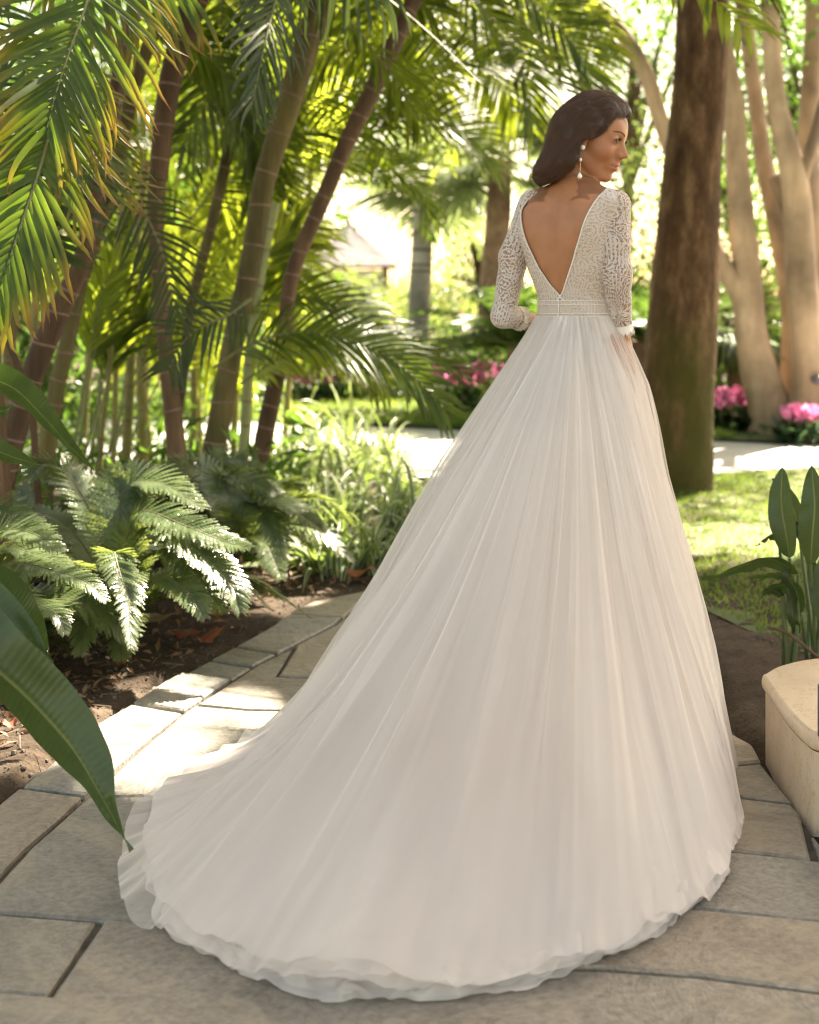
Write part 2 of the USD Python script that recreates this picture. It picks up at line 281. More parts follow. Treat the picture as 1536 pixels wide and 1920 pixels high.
# the road: a pale sunlit drive that crosses behind the palms, its kerb, and the lawns on both sides
road_mat = mat('pale_drive', (.42, .41, .39), (.50, .49, .47), 2.0, .85, bump=.25, bscale=60, bdist=.005)
lawn_mat = mat('lawn_soil', (.075, .12, .03), (.13, .12, .07), 1.6, .9, bump=.5, bscale=60)
RF = [(-40, 9.6), (-6, 9.2), (-2, 9.05), (2, 9.25), (3.4, 9.75), (8, 11.0), (40, 22)]
RB = [(-40, 15.5), (-6, 14.4), (-2, 13.9), (2, 12.2), (3.4, 11.35), (8, 13.2), (40, 26)]
rf = lambda x: np.interp(x, *np.array(RF).T); rb = lambda x: np.interp(x, *np.array(RB).T)
X = np.linspace(-40, 40, 161); q = grid_faces(2, len(X))
obj('road', (np.vstack([np.c_[X, rf(X), np.full(161, .006)], np.c_[X, rb(X), np.full(161, .006)]]), q), road_mat, kind='structure')
def lawn_sheet(fx0, fx1, x, z, n=40):
    t = np.linspace(0, 1, n)[:, None]; Y = fx0(x)[None] * (1 - t) + fx1(x)[None] * t; Xx = np.broadcast_to(x[None], Y.shape)
    Z = z + .05 * meshkit.fbm(np.stack([Xx * 1.5, Y * 1.5, Xx * 0], -1), 3)
    return np.stack([Xx.ravel(), Y.ravel(), Z.ravel()], 1), grid_faces(*Y.shape)
obj('lawn', lawn_sheet(lambda x: rb(x) + .05, lambda x: rb(x) * 0 + 22 + 0 * x, np.linspace(-14, 4.0, 60), .0), lawn_mat, kind='structure', smooth=True)
lx = np.linspace(1.16, 9, 90)
def lf(x): return np.interp(x, [1.16, 1.4, 2.2, 4, 9], [5.0, 4.2, 4.3, 5.2, 6.2])
obj('lawn', lawn_sheet(lf, lambda x: rf(x) - .02, lx, -.012, 80), lawn_mat, kind='structure', smooth=True)
# grass: short blades, thick in the far part, thin and patchy near the bare soil
grass_mat = uvleaf('grass_blade', [(0, (.06, .10, .02)), (.5, (.12, .19, .03)), (1, (.19, .23, .06))], [(0, (.14, .26, .03)), (1, (.32, .40, .07))], rough=.5, trans=.45, vscale=2.0, var=.35)
n = 60000; gx = rng.uniform(1.1, 5.2, n); gy = lf(gx) + (rf(gx) - .05 - lf(gx)) * rng.random(n) ** .85
dens = meshkit.fbm(np.stack([gx * 2.2, gy * 1.6, gx * 0], -1), 3) + .45 * np.clip((gy - 4.6) / 1.2, -.4, 1) - .16; k = (rng.random(n) < np.clip(dens * 2.2, 0, 1)) & (away(gx, gy, PATH) > .05)
gx, gy = gx[k], gy[k]; n = len(gx); b = np.stack([gx, gy, np.full(n, .005)], 1)
v, st = strips(b, nrm(np.c_[rng.normal(size=(n, 2)) * .55, np.ones(n)]), rng.normal(size=(n, 3)), .02 + .03 * rng.random(n), .0045 + .003 * rng.random(n), np.full(n, .6), 2, .1)
g, uv = strip_mesh(v, st); obj('lawn_grass', g, grass_mat, uv=uv, label='patchy green grass of the lawn beside the big trunk', cat='grass', kind='stuff')
n = 26000; gx = rng.uniform(-5, 3, n); gy = rb(gx) + .1 + (19 - rb(gx)) * rng.random(n) ** 1.5
v, st = strips(np.stack([gx, gy, np.full(n, .03)], 1), nrm(np.c_[rng.normal(size=(n, 2)) * .5, np.ones(n)]), rng.normal(size=(n, 3)), .05 + .04 * rng.random(n), .012 + .006 * rng.random(n), np.full(n, .5), 2, .1)
g, uv = strip_mesh(v, st); obj('far_lawn_grass', g, grass_mat, uv=uv, label='sunny green lawn beyond the pale drive', cat='grass', kind='stuff')

# ------------------------------------------------------------------ the planter: curved low marble wall with a rounded cap
marble = usdkit.material(stage, LK + 'cream_marble', {
    'g': ('geometry', {}), 'n': ('noise_texture', dict(scale=5, detail=6, roughness=.6, distortion=.8)), 'r': ('rgb_ramp', dict(ramp=[(.3, (.56, .445, .31)), (.55, (.63, .51, .37)), (.8, (.68, .57, .43))])),
    'v': ('noise_texture', dict(scale=9, detail=5, distortion=2.5)), 'vr': ('rgb_ramp', dict(ramp=[(.485, (1, 1, 1)), (.5, (.72, .60, .48)), (.515, (1, 1, 1))])), 'mu': ('mix_color', dict(blend_type='multiply', fac=.8)),
    'n2': ('noise_texture', dict(scale=120, detail=4)), 'b': ('bump', dict(strength=.2, distance=.002)), 'p': ('principled_bsdf', dict(roughness=.42, specular_ior_level=.5))},
    [('g.position', 'n.vector'), ('g.position', 'v.vector'), ('g.position', 'n2.vector'), ('n.fac', 'r.fac'), ('v.fac', 'vr.fac'), ('r.color', 'mu.a'), ('vr.color', 'mu.b'), ('mu.result', 'p.base_color'), ('n2.fac', 'b.height'), ('b.normal', 'p.normal')], surface='p.BSDF')
pl = thing('garden_planter', 'low curved cream marble planter wall at the right edge of the path', 'planter')
# inner corner rounded at the far end; runs along the path's edge towards the camera and back along the bed
a0, a1, a2 = gr(1429, 1421), gr(1536, 1566), gr(1760, 1880)
out = [(2.4, 3.62), (1.35, 3.56), (1.12, 3.52), (1.0, 3.45), (.925, 3.36), (a0[0] + .0, a0[1] + .02), (.905, 3.12), (a1[0] * .985, a1[1] + .06), (a1[0] + .02, a1[1] - .03), (1.02, 2.5), (1.12, 2.25), (1.3, 1.9), (2.4, 1.5)]
line = spline(np.array(out), 80)
wall = Polygon(line).buffer(0); soil_in = wall.buffer(-.17)
def prism(poly, z0, z1, ch=0.0):
    m = trimesh.creation.extrude_polygon(poly.simplify(.0015), z1 - z0); m.apply_translation((0, 0, z0)); return m
HP = .222
ring = wall.buffer(-.009).difference(soil_in)
obj('wall', prism(ring, -.04, HP - .046), marble, pl)
def rounded_cap(poly, hole, z0, z1, r=.010):
    parts = []; n = 6; prev = None
    o = np.array(poly.exterior.simplify(.001).segmentize(.02).coords)[:-1]
    if not poly.exterior.is_ccw: o = o[::-1]
    t = np.roll(o, -1, 0) - np.roll(o, 1, 0); nn = nrm(np.c_[t[:, 1], -t[:, 0]]); rings = []
    for a in np.linspace(-np.pi / 2, np.pi / 2, 9): rings.append(np.c_[o - nn * r * (1 - np.cos(a)), np.full(len(o), (z0 + z1) / 2 + (z1 - z0) / 2 * np.sin(a) * 1.0)])
    m = len(o); v = np.vstack(rings); f = grid_faces(9, m, True)
    inner = np.array(hole.exterior.coords)[:-1]
    top = Polygon(rings[-1][:, :2], [inner])
    tv, tf = trimesh.creation.triangulate_polygon(top, engine='earcut')
    return cat([(v, f), (np.c_[tv, np.full(len(tv), z1)], np.array(tf)), trimesh.creation.extrude_polygon(Polygon(inner).buffer(.004).difference(Polygon(inner)), .02).apply_translation((0, 0, z1 - .0225))])
obj('capstone', rounded_cap(wall, soil_in, HP - .043, HP), marble, pl, smooth=35)
obj('soil', prism(soil_in.buffer(-.006), .05, HP - .03), soil_mat, pl)
post = thing('metal_post', 'dark grey metal post rising from the marble planter at the right picture edge', 'post')
c = at(1549, 1330, 2.86); obj('pole', tube([c * [1, 1, 0] + [0, 0, HP + .001], c * [1, 1, 0] + [0, 0, HP + .115]], .018, 16), mat('dark_metal', (.05, .05, .05), rough=.4), post, smooth=40)

# ------------------------------------------------------------------ sunlit gaps in the canopy: where the photograph shows sun reaching the ground and the leaves
HOLES = [((*gr(262, 1375), 0), .24), ((*gr(320, 1320), 0), .16), ((*gr(40, 1420), 0), .22), ((*gr(600, 1160), 0), .26), ((*gr(520, 1130), 0), .18), (at(310, 925, 4.4), .34), (at(230, 900, 4.3), .14), (at(420, 1060, 4.2), .22), (at(90, 900, 4.3), .10), (at(60, 1000, 3.8), .22), (at(50, 330, 3.6), .30), (at(215, 190, 3.6), .22), (at(490, 110, 4.6), .15), (at(700, 700, 6.2), .28),
         ((*gr(620, 900), .2), .75), ((*gr(740, 880), .2), .55), ((*gr(330, 1470), 0), .20), ((*gr(480, 1345), 0), .22), ((*gr(150, 1440), 0), .12)]
HP_, HR_ = np.array([h[0] for h in HOLES]), np.array([h[1] for h in HOLES])
def shaded(c, jit=None):
    """True for canopy leaves that stand clear of the light shafts."""
    q = c[:, None] - HP_[None]; t = q @ SUN; d = np.linalg.norm(q - t[..., None] * SUN, axis=2)
    return ~((d < HR_) & (t > .9)).any(1)
# ------------------------------------------------------------------ palms
def leafmat(name, base, tip, tr, rough=.36, trans=.38, **k): return uvleaf(name, [(0, base), (.72, base), (.93, tip), (1, tuple(x * .6 for x in tip))], [(0, tr), (.7, tr), (.95, tuple(np.array(tip) * 1.6)), (1, tip)], rough, .35, trans, **k)
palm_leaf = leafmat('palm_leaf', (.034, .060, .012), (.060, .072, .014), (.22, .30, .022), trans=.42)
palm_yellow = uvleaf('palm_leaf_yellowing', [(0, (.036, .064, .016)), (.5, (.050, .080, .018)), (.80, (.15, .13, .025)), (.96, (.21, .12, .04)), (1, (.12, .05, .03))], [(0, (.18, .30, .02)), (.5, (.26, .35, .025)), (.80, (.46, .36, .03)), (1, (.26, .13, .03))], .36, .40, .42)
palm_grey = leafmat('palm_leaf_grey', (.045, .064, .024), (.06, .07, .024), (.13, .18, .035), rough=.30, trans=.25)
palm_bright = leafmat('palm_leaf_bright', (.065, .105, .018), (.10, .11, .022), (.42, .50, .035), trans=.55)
rachis_mat = mat('rachis', (.10, .13, .035), (.16, .15, .05), 12, .45)
def bark(name, a, b, c, sc=(14, 14, 1.6)):
    return usdkit.material(stage, LK + name, {'g': ('geometry', {}), 'm': ('mapping', dict(scale=sc)), 'n': ('noise_texture', dict(scale=1, detail=6, roughness=.65)), 'r': ('rgb_ramp', dict(ramp=[(.28, a), (.52, b), (.75, c)])), 'n2': ('noise_texture', dict(scale=1.7, detail=4)), 'r2': ('rgb_ramp', dict(ramp=[(.35, (.55, .55, .55)), (.65, (1.3, 1.3, 1.3))])), 'mu': ('mix_color', dict(blend_type='multiply', fac=1.0)),
        'm2': ('mapping', dict(scale=(sc[0] * 4, sc[1] * 4, sc[2] * 7))), 'n3': ('noise_texture', dict(scale=1, detail=5, roughness=.7)), 'b': ('bump', dict(strength=.6, distance=.012)), 'p': ('principled_bsdf', dict(roughness=.75, specular_ior_level=.3))},
        [('g.position', 'm.vector'), ('m.vector', 'n.vector'), ('g.position', 'n2.vector'), ('n.fac', 'r.fac'), ('n2.fac', 'r2.fac'), ('r.color', 'mu.a'), ('r2.color', 'mu.b'), ('mu.result', 'p.base_color'), ('g.position', 'm2.vector'), ('m2.vector', 'n3.vector'), ('n3.fac', 'b.height'), ('b.normal', 'p.normal')], surface='p.BSDF')
bark_brown = bark('palm_bark_brown', (.052, .028, .014), (.095, .054, .027), (.15, .092, .050))
bark_green = bark('palm_bark_green', (.058, .047, .014), (.105, .084, .026), (.16, .125, .045))
scar_mat = mat('leaf_scar', (.13, .078, .055), (.19, .115, .082), 25, .75)
def feather(parent, px, Y, n, L, w, a0, a1, droop, m, seed, N=None, name='frond', split=False, lift=.12, curl=.25, K=7, rr=.007, side=None, start=.10, world=None, jit=.07, hole=False):
    """A feather frond along pixels px at depths Y; split gives each leaflet a mesh of its own."""
    r = np.random.default_rng(seed); Y = np.broadcast_to(np.asarray(Y, float), (len(px),)) if world is None else None
    pts = spline(np.array([at(*p, y) for p, y in zip(px, Y)]) if world is None else np.asarray(world), 26)
    if N is None: N = nrm(np.array([0, 0, H]) - pts[len(pts) // 2]) + UP * .35
    V, ST = frond_leaflets(pts, N, n, L, w, a0, a1, droop, r, K, lift, .32, start, jit, side, curl)
    if hole: k = shaded(V[:, K // 2, 1]) & shaded(V[:, -1, 1]); V, ST = V[k], ST[k]
    t = np.linspace(0, 1, 26); fr = obj(name, tube(pts, rr * (1 - .8 * t), 6), rachis_mat, parent, smooth=True)
    if split or len(V) < 7:
        for k in range(len(V)):
            g, uv = strip_mesh(V[k:k + 1], ST[k:k + 1]); obj('leaflet', g, m, fr, uv=uv, smooth=True)
    elif len(V): g, uv = strip_mesh(V, ST); obj('leaflets', g, m, fr, uv=uv, smooth=True, kind='stuff')
    return fr
def crown(parent, c, n, Lr, L, w, m, seed, nl=34, el=(70, 5), az=(0, 360), hole=True, droop=.9, K=5, rise=.7):
    r = np.random.default_rng(seed)
    for k in range(n):
        a = math.radians(az[0] + (az[1] - az[0]) * (k + r.random() * .6) / n); e = math.radians(el[0] + (el[1] - el[0]) * r.random()); ln = Lr * r.uniform(.8, 1.1)
        h = np.array([math.cos(a), math.sin(a), 0]); t = np.linspace(0, 1, 9)[:, None]
        pts = np.asarray(c) + h * ln * (t * math.cos(e) + .22 * t**2) + UP * ln * (t * math.sin(e) * rise - droop * t**2.2 * (.35 + .45 * math.cos(e)))
        feather(parent, None, None, nl, L, w, 62, 32, .8, m, r.integers(1 << 30), N=UP + .25 * r.normal(size=3), world=pts, hole=hole, K=K, lift=.1, rr=.011, curl=.1)
def palm(label, px, wd, Y, m, top=None, seed=0, ring=.17, group=None, nf=0, fl=1.6, cm=None, sides=18, base_y=None, rings=True, name='palm'):
    """A palm culm along pixels (top to base) with its leaf scars; the crown stands above the picture."""
    r = np.random.default_rng(seed + 100); t = thing(name, label, 'palm', group)
    p = np.array([at(x, y, Y) for x, y in px]); w = np.array(wd, float) * .82 * Y / F / 2
    d = p[-1] - p[-2]; 
    if p[-1][2] > -.05: k = (p[-1][2] + .08) / max(1e-3, (p[-2][2] - p[-1][2])); p = np.vstack([p, p[-1] + d * min(k, 3) * np.array([.5, .5, 1])]); p[-1][2] = -.08; w = np.r_[w, w[-1] * 1.12]
    n = 60; q = spline(p, n); ww = np.interp(np.linspace(0, 1, n), np.linspace(0, 1, len(w)), w)
    q = q + np.c_[(meshkit.noise(np.c_[q[:, 2] * 2.2 + seed, q[:, 2] * 0, q[:, 2] * 0]) - .5) * .03, q[:, 2] * 0, q[:, 2] * 0]
    obj('trunk', tube(q, ww, sides, lump=lambda u, a: 1 + .03 * np.sin(a * 3 + u * 30) * np.sin(u * 60 + seed)), m, t, smooth=50)
    if rings:
        s = np.r_[0, np.cumsum(np.linalg.norm(np.diff(q, axis=0), axis=1))]; z = .06 + r.random() * .1
        while z < s[-1] - .03:
            c = np.array([np.interp(z, s, q[:, k]) for k in range(3)]); tt = nrm(np.array([np.interp(z + .02, s, q[:, k]) for k in range(3)]) - c + np.array([r.normal() * .002, 0, 0])); rad = np.interp(z, s, ww)
            k = np.array([-.0055, -.002, .002, .0055])[:, None] * tt + c; obj('leaf_scar', tube(k, rad * np.array([1.004, 1.032, 1.032, 1.004]), sides, cap=False), scar_mat, t, smooth=True); z += ring * r.uniform(.65, 1.25)
    if nf: crown(t, q[0] + [0, 0, .0], nf, fl, .42, .036, cm or palm_leaf, seed + 7)
    return t
T = {}
T['b'] = palm('dark reddish brown ringed palm trunk, third from the left and nearly upright', [(392, -190), (365, -20), (325, 150), (300, 290), (291, 390), (299, 500), (312, 620), (325, 740), (338, 880)], [64, 62, 52, 46, 38, 36, 36, 40, 46], 6.0, bark_brown, seed=1, nf=9, fl=1.7, group='ringed palm trunks on the left')
T['c'] = palm('thickest greenish ringed palm trunk in the middle of the clump', [(690, -230), (610, -20), (552, 150), (510, 300), (478, 450), (447, 600), (421, 750), (400, 895)], [60, 60, 58, 52, 49, 50, 52, 54], 6.5, bark_green, seed=2, nf=10, fl=1.8, group='ringed palm trunks on the left')
T['d'] = palm('brown ringed palm trunk leaning furthest right, last of the clump before the drive', [(830, -110), (765, 20), (702, 160), (642, 280), (592, 400), (556, 500), (536, 600), (515, 720), (490, 860), (484, 915)], [38, 37, 42, 39, 36, 35, 34, 40, 43, 44], 7.0, bark_brown, seed=3, nf=10, fl=1.9, cm=palm_bright, group='ringed palm trunks on the left')
T['a'] = palm('stout brown ringed palm trunk rising behind the big foreground leaves', [(300, -200), (235, 80), (190, 300), (152, 480), (110, 580), (75, 680), (38, 780), (8, 880), (-25, 1010)], [36, 36, 38, 42, 52, 55, 56, 60, 64], 5.2, bark_brown, seed=4, nf=8, fl=1.5, ring=.13, group='ringed palm trunks on the left')
T['e'] = palm('slim pale olive palm stem between the two thickest trunks', [(560, -150), (490, 60), (432, 270), (400, 400), (376, 500), (352, 600), (340, 720), (332, 860)], [30, 28, 27, 26, 25, 23, 24, 26], 7.6, bark_green, seed=5, nf=6, group='ringed palm trunks on the left')
T['f'] = palm('light green slender palm stem standing just left of the rightmost trunk', [(520, 380), (490, 500), (472, 620), (460, 760), (452, 890)], [20, 22, 24, 25, 27], 7.4, mat('stem_pale', (.20, .22, .08), (.28, .29, .12), 8, .6), seed=6, group='ringed palm trunks on the left')
T['g'] = palm('dark olive palm trunk half hidden behind the stout leftmost leaning one', [(330, -100), (250, 180), (185, 420), (150, 540), (125, 640), (102, 740), (84, 880)], [30, 32, 35, 36, 37, 38, 42], 6.4, bark_green, seed=7, nf=6, group='ringed palm trunks on the left')
T['h'] = palm('upright dark green palm stem close to the left edge of the photo', [(45, 300), (30, 450), (22, 560), (20, 680), (14, 850)], [26, 28, 29, 30, 34], 6.6, bark_green, seed=8, group='ringed palm trunks on the left')
T['i'] = palm('thin brown leaning stem at the left edge above the folded foreground leaf', [(-40, 520), (0, 612), (18, 660), (34, 705), (60, 800)], [13, 14, 15, 15, 16], 5.0, bark_brown, seed=9, rings=False, group='ringed palm trunks on the left')
# thin yellow-green culms standing in the light behind the trunks
culm = mat('culm', (.20, .19, .05), (.32, .28, .09), 6, .45, trans=.15)
places = ['left of the dark reddish trunk', 'right beside the dark reddish trunk', 'behind the thickest trunk', 'seen through the gap left of the olive stem']
rng = np.random.default_rng(8)
for k, (x0, x1, Y, w) in enumerate([(232, 250, 7.6, 22), (262, 272, 8.2, 26), (284, 262, 9.0, 15), (212, 226, 8.6, 14), (188, 214, 7.2, 12), (356, 372, 8.6, 16), (376, 368, 9.3, 14), (438, 452, 9.0, 16), (155, 172, 9.0, 18), (60, 72, 8.6, 22), (530, 560, 9.2, 14)]):
    nm = ['thicker bright culm in the sunny gap beside the dark reddish trunk', 'thickest bright yellow-green culm of the sunny gap', 'thin culm tilting left in the sunny gap', 'thin culm on the left side of the sunny gap', 'very thin dark-edged culm leaning right near the stout left trunk', 'thin culm just right of the dark reddish trunk', 'thin pale culm left of the thickest trunk', 'slim culm behind the light green slender stem', 'thin culm right of the stout leftmost trunk', 'olive culm deep in shade near the left edge', 'thin culm at the right end of the palm clump'][k]
    palm(nm, [(x1 + 26, 300), (x1, 520), ((x0 + x1) / 2, 700), (x0, 900)], [w * .8, w * .9, w, w * 1.1], Y, culm, seed=20 + k, ring=.3, group='thin culms behind the palm trunks', sides=10, name='palm_culm')

# the palm whose fronds hang in at the upper left corner; its stem stands outside the picture
near = thing('areca_palm', 'palm fronds with yellowing tips hanging in at the upper left corner', 'palm')
q = spline(np.array([(-1.32, 4.2, -.06), (-1.38, 4.15, 1.0), (-1.42, 4.0, 2.0), (-1.40, 3.9, 2.9)]), 30); obj('trunk', tube(q, np.linspace(.06, .045, 30), 16), bark_brown, near, smooth=True)
feather(near, [(210, -160), (188, -80), (165, 0), (135, 85), (108, 165), (88, 240)], [3.95, 3.85, 3.75, 3.68, 3.6, 3.55], 28, .385, .023, 66, 30, .55, palm_yellow, 31, split=True, lift=.0, curl=.5, start=.05)
feather(near, [(130, 130), (104, 205), (80, 300), (47, 400), (18, 485), (-4, 545)], [3.75, 3.65, 3.55, 3.5, 3.45, 3.42], 27, .335, .024, 62, 24, .45, palm_yellow, 32, split=True, lift=.0, curl=.5, start=.08)
feather(near, [(-60, -40), (20, 90), (90, 190), (140, 270), (165, 330)], [4.2, 4.15, 4.05, 4.0, 3.95], 26, .42, .019, 58, 34, .75, palm_yellow, 33, split=True, lift=.05, curl=.7, N=nrm(np.array([.35, -.8, .5])))
feather(near, [(-150, 120), (-70, 190), (0, 260), (60, 330), (95, 390)], [4.4, 4.3, 4.25, 4.2, 4.2], 26, .42, .026, 66, 36, .4, palm_grey, 34, curl=.3, N=nrm(np.array([.2, -.6, .8])))
feather(near, [(-180, 330), (-90, 360), (-10, 400), (60, 470)], [4.5, 4.4, 4.3, 4.3], 24, .38, .026, 66, 36, .4, palm_grey, 35, curl=.3)
feather(near, [(60, -160), (150, -90), (260, -40), (360, -5)], [4.4, 4.4, 4.4, 4.4], 26, .40, .022, 64, 40, .9, palm_yellow, 36, curl=.9, lift=.1)
b = T['c']
feather(b, [(560, -130), (535, -60), (512, 20), (497, 80), (482, 150), (474, 190)], [4.9, 4.8, 4.7, 4.6, 4.55, 4.5], 26, .29, .015, 52, 16, .75, palm_grey, 37, lift=.05, curl=.45, split=True, N=nrm(np.array([.45, -.75, .35])))
feather(b, [(500, -140), (580, -90), (660, -50), (735, -30)], [5.2, 5.1, 5.0, 5.0], 24, .40, .020, 66, 50, 1.3, palm_grey, 38, curl=.8)
mid = T['b']
feather(mid, [(205, 300), (245, 360), (285, 425), (312, 500), (330, 590)], [5.3, 5.3, 5.3, 5.3, 5.3], 20, .25, .016, 66, 28, .55, palm_grey, 39, curl=.3, split=True, N=nrm(np.array([-.2, -.9, .35])))
feather(mid, [(470, 560), (430, 590), (385, 610), (345, 640), (318, 690)], [5.5, 5.45, 5.4, 5.4, 5.4], 17, .22, .017, 64, 34, .7, palm_grey, 40, curl=.3, split=True)
feather(T['d'], [(400, 690), (470, 645), (545, 624), (620, 628), (700, 655), (775, 705), (832, 765)], [6.3] * 7, 34, .34, .023, 60, 26, .45, palm_leaf, 41, curl=.25, split=True, N=nrm(np.array([-.25, -.7, .75])))
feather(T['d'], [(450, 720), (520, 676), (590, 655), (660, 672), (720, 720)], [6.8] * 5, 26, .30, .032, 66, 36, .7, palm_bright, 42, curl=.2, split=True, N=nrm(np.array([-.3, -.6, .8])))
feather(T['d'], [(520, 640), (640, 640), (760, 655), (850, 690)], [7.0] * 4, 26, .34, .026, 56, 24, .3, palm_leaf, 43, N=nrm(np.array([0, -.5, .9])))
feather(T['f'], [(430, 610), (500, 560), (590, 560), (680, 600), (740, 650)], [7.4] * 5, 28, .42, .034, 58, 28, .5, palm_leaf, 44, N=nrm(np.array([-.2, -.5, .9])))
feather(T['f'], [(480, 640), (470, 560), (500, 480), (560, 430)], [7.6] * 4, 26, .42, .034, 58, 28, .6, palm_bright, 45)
# canopy fronds across the top of the picture
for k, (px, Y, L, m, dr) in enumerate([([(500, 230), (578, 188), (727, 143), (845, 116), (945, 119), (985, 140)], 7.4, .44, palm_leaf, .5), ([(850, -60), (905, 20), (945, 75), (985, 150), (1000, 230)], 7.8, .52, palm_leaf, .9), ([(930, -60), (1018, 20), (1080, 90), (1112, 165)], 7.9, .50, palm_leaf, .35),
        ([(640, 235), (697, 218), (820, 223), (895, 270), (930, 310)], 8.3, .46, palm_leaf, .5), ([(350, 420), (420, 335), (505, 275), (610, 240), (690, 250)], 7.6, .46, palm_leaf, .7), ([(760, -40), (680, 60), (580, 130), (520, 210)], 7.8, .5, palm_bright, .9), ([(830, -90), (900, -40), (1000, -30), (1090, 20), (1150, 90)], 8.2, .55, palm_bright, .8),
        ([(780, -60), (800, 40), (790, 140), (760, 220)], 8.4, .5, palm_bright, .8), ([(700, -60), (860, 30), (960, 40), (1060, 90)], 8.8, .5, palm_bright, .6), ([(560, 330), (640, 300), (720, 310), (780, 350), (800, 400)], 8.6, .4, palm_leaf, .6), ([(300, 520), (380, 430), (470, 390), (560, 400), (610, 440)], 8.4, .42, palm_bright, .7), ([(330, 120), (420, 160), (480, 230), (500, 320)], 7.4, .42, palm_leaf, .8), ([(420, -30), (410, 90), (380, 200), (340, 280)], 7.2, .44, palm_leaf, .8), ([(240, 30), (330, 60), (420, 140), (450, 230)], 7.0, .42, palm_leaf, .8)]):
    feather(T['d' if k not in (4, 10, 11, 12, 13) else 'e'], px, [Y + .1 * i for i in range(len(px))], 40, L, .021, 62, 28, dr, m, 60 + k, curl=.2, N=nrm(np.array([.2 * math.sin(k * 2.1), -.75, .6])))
r = np.random.default_rng(77)
for k in range(15):
    x, y, Y = r.uniform(430, 930), r.uniform(-120, 240), r.uniform(9.0, 11.5); a = r.uniform(-.5, 3.6); l = r.uniform(180, 300)
    px = [(x + l * t * math.cos(a), y - 40 * math.sin(3 * t) + l * .55 * t * t + l * .15 * t * math.sin(a)) for t in np.linspace(0, 1, 5)]
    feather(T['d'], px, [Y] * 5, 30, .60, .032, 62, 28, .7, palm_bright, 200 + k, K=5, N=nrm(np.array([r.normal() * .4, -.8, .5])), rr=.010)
for k in range(19):
    x, y, Y = r.uniform(60, 500), r.uniform(120, 640), r.uniform(7.8, 10.5); a = r.uniform(-.6, 3.7); l = r.uniform(140, 240)
    px = [(x + l * t * math.cos(a), y - 60 * math.sin(3 * t) + l * .5 * t * t) for t in np.linspace(0, 1, 5)]
    feather(T['e'], px, [Y] * 5, 28, .50, .026, 62, 28, .7, palm_leaf if k % 2 else palm_bright, 300 + k, K=5, N=nrm(np.array([r.normal() * .4, -.8, .5])), rr=.008)
# young fronds standing up from the ground between the trunks
yg = thing('young_palm', 'thin dark frond stalks fanning up from the ground in the sunny gap', 'palm')
for k in range(11):
    x = 130 + 10 * k; tipx = x + r.uniform(20, 220); h = r.uniform(280, 420)
    feather(yg, [(x, 890), (x + (tipx - x) * .35, 890 - h * .45), (x + (tipx - x) * .75, 890 - h * .85), (tipx + 20, 890 - h)], [7.0 + .12 * k] * 4, 16, .34, .026, 50, 24, .5, palm_leaf if k % 3 else palm_bright, 400 + k, start=.55, rr=.009, K=5)

# ------------------------------------------------------------------ the big trunk on the right lawn and its crown (above the picture)
mossy = usdkit.material(stage, LK + 'mossy_bark', {'g': ('geometry', {}), 'm': ('mapping', dict(scale=(9, 9, 3.0))), 'n': ('noise_texture', dict(scale=1, detail=7, roughness=.7)), 'r': ('rgb_ramp', dict(ramp=[(.30, (.034, .016, .008)), (.5, (.105, .055, .026)), (.68, (.25, .15, .080))])),
    'm2': ('mapping', dict(scale=(2.5, 2.5, 1.2))), 'n2': ('noise_texture', dict(scale=1, detail=5)), 'sx': ('separate_xyz', {}), 'hz': ('map_range', dict(from_min=1.6, from_max=.0, to_min=-.30, to_max=.42, clamp=True)), 'ad': ('math', dict(math_type='add')), 'mr': ('rgb_ramp', dict(ramp=[(.45, (0, 0, 0)), (.72, (.9, .9, .9))])), 'mx': ('mix_color', dict(blend_type='mix', b=(.058, .052, .008))),
    'm3': ('mapping', dict(scale=(60, 60, 26))), 'n3': ('noise_texture', dict(scale=1, detail=6, roughness=.75)), 'b': ('bump', dict(strength=.9, distance=.02)), 'p': ('principled_bsdf', dict(roughness=.85, specular_ior_level=.2))},
    [('g.position', 'm.vector'), ('m.vector', 'n.vector'), ('n.fac', 'r.fac'), ('g.position', 'm2.vector'), ('m2.vector', 'n2.vector'), ('g.position', 'sx.vector'), ('sx.z', 'hz.value'), ('n2.fac', 'ad.value1'), ('hz.result', 'ad.value2'), ('ad.value', 'mr.fac'), ('mr.color', 'mx.fac'), ('r.color', 'mx.a'), ('mx.result', 'p.base_color'), ('g.position', 'm3.vector'), ('m3.vector', 'n3.vector'), ('n3.fac', 'b.height'), ('b.normal', 'p.normal')], surface='p.BSDF')
big = thing('palm_tree', 'big dark brown mossy palm trunk standing on the lawn right of the woman', 'palm tree')
YB = 8.5; px = [(1345, -640), (1332, -320), (1318, 0), (1312, 160), (1297, 327), (1284, 540), (1277, 640), (1270, 780), (1267, 905), (1266, 960)]; wd = [88, 90, 95, 99, 107, 128, 132, 134, 140, 150]
p = np.array([at(x, y, YB) for x, y in px]); p[-1][2] = -.06; q = spline(p, 120); w = np.interp(np.linspace(0, 1, 120), np.linspace(0, 1, len(wd)), wd) * YB / F / 2
lump = lambda u, a: 1 + .035 * (meshkit.fbm(np.stack(np.broadcast_arrays(np.cos(a) * 1.4, np.sin(a) * 1.4, u * 26), -1), 4) - .5) * 2 + .012 * np.sin(u * 260 + 2 * np.sin(a * 2))
obj('trunk', tube(q, w, 40, lump=lump), mossy, big, smooth=True)
crown(big, q[0], 20, 2.7, .62, .060, palm_leaf, 500, nl=44, el=(75, -15), droop=.75)
rb2 = np.random.default_rng(51)
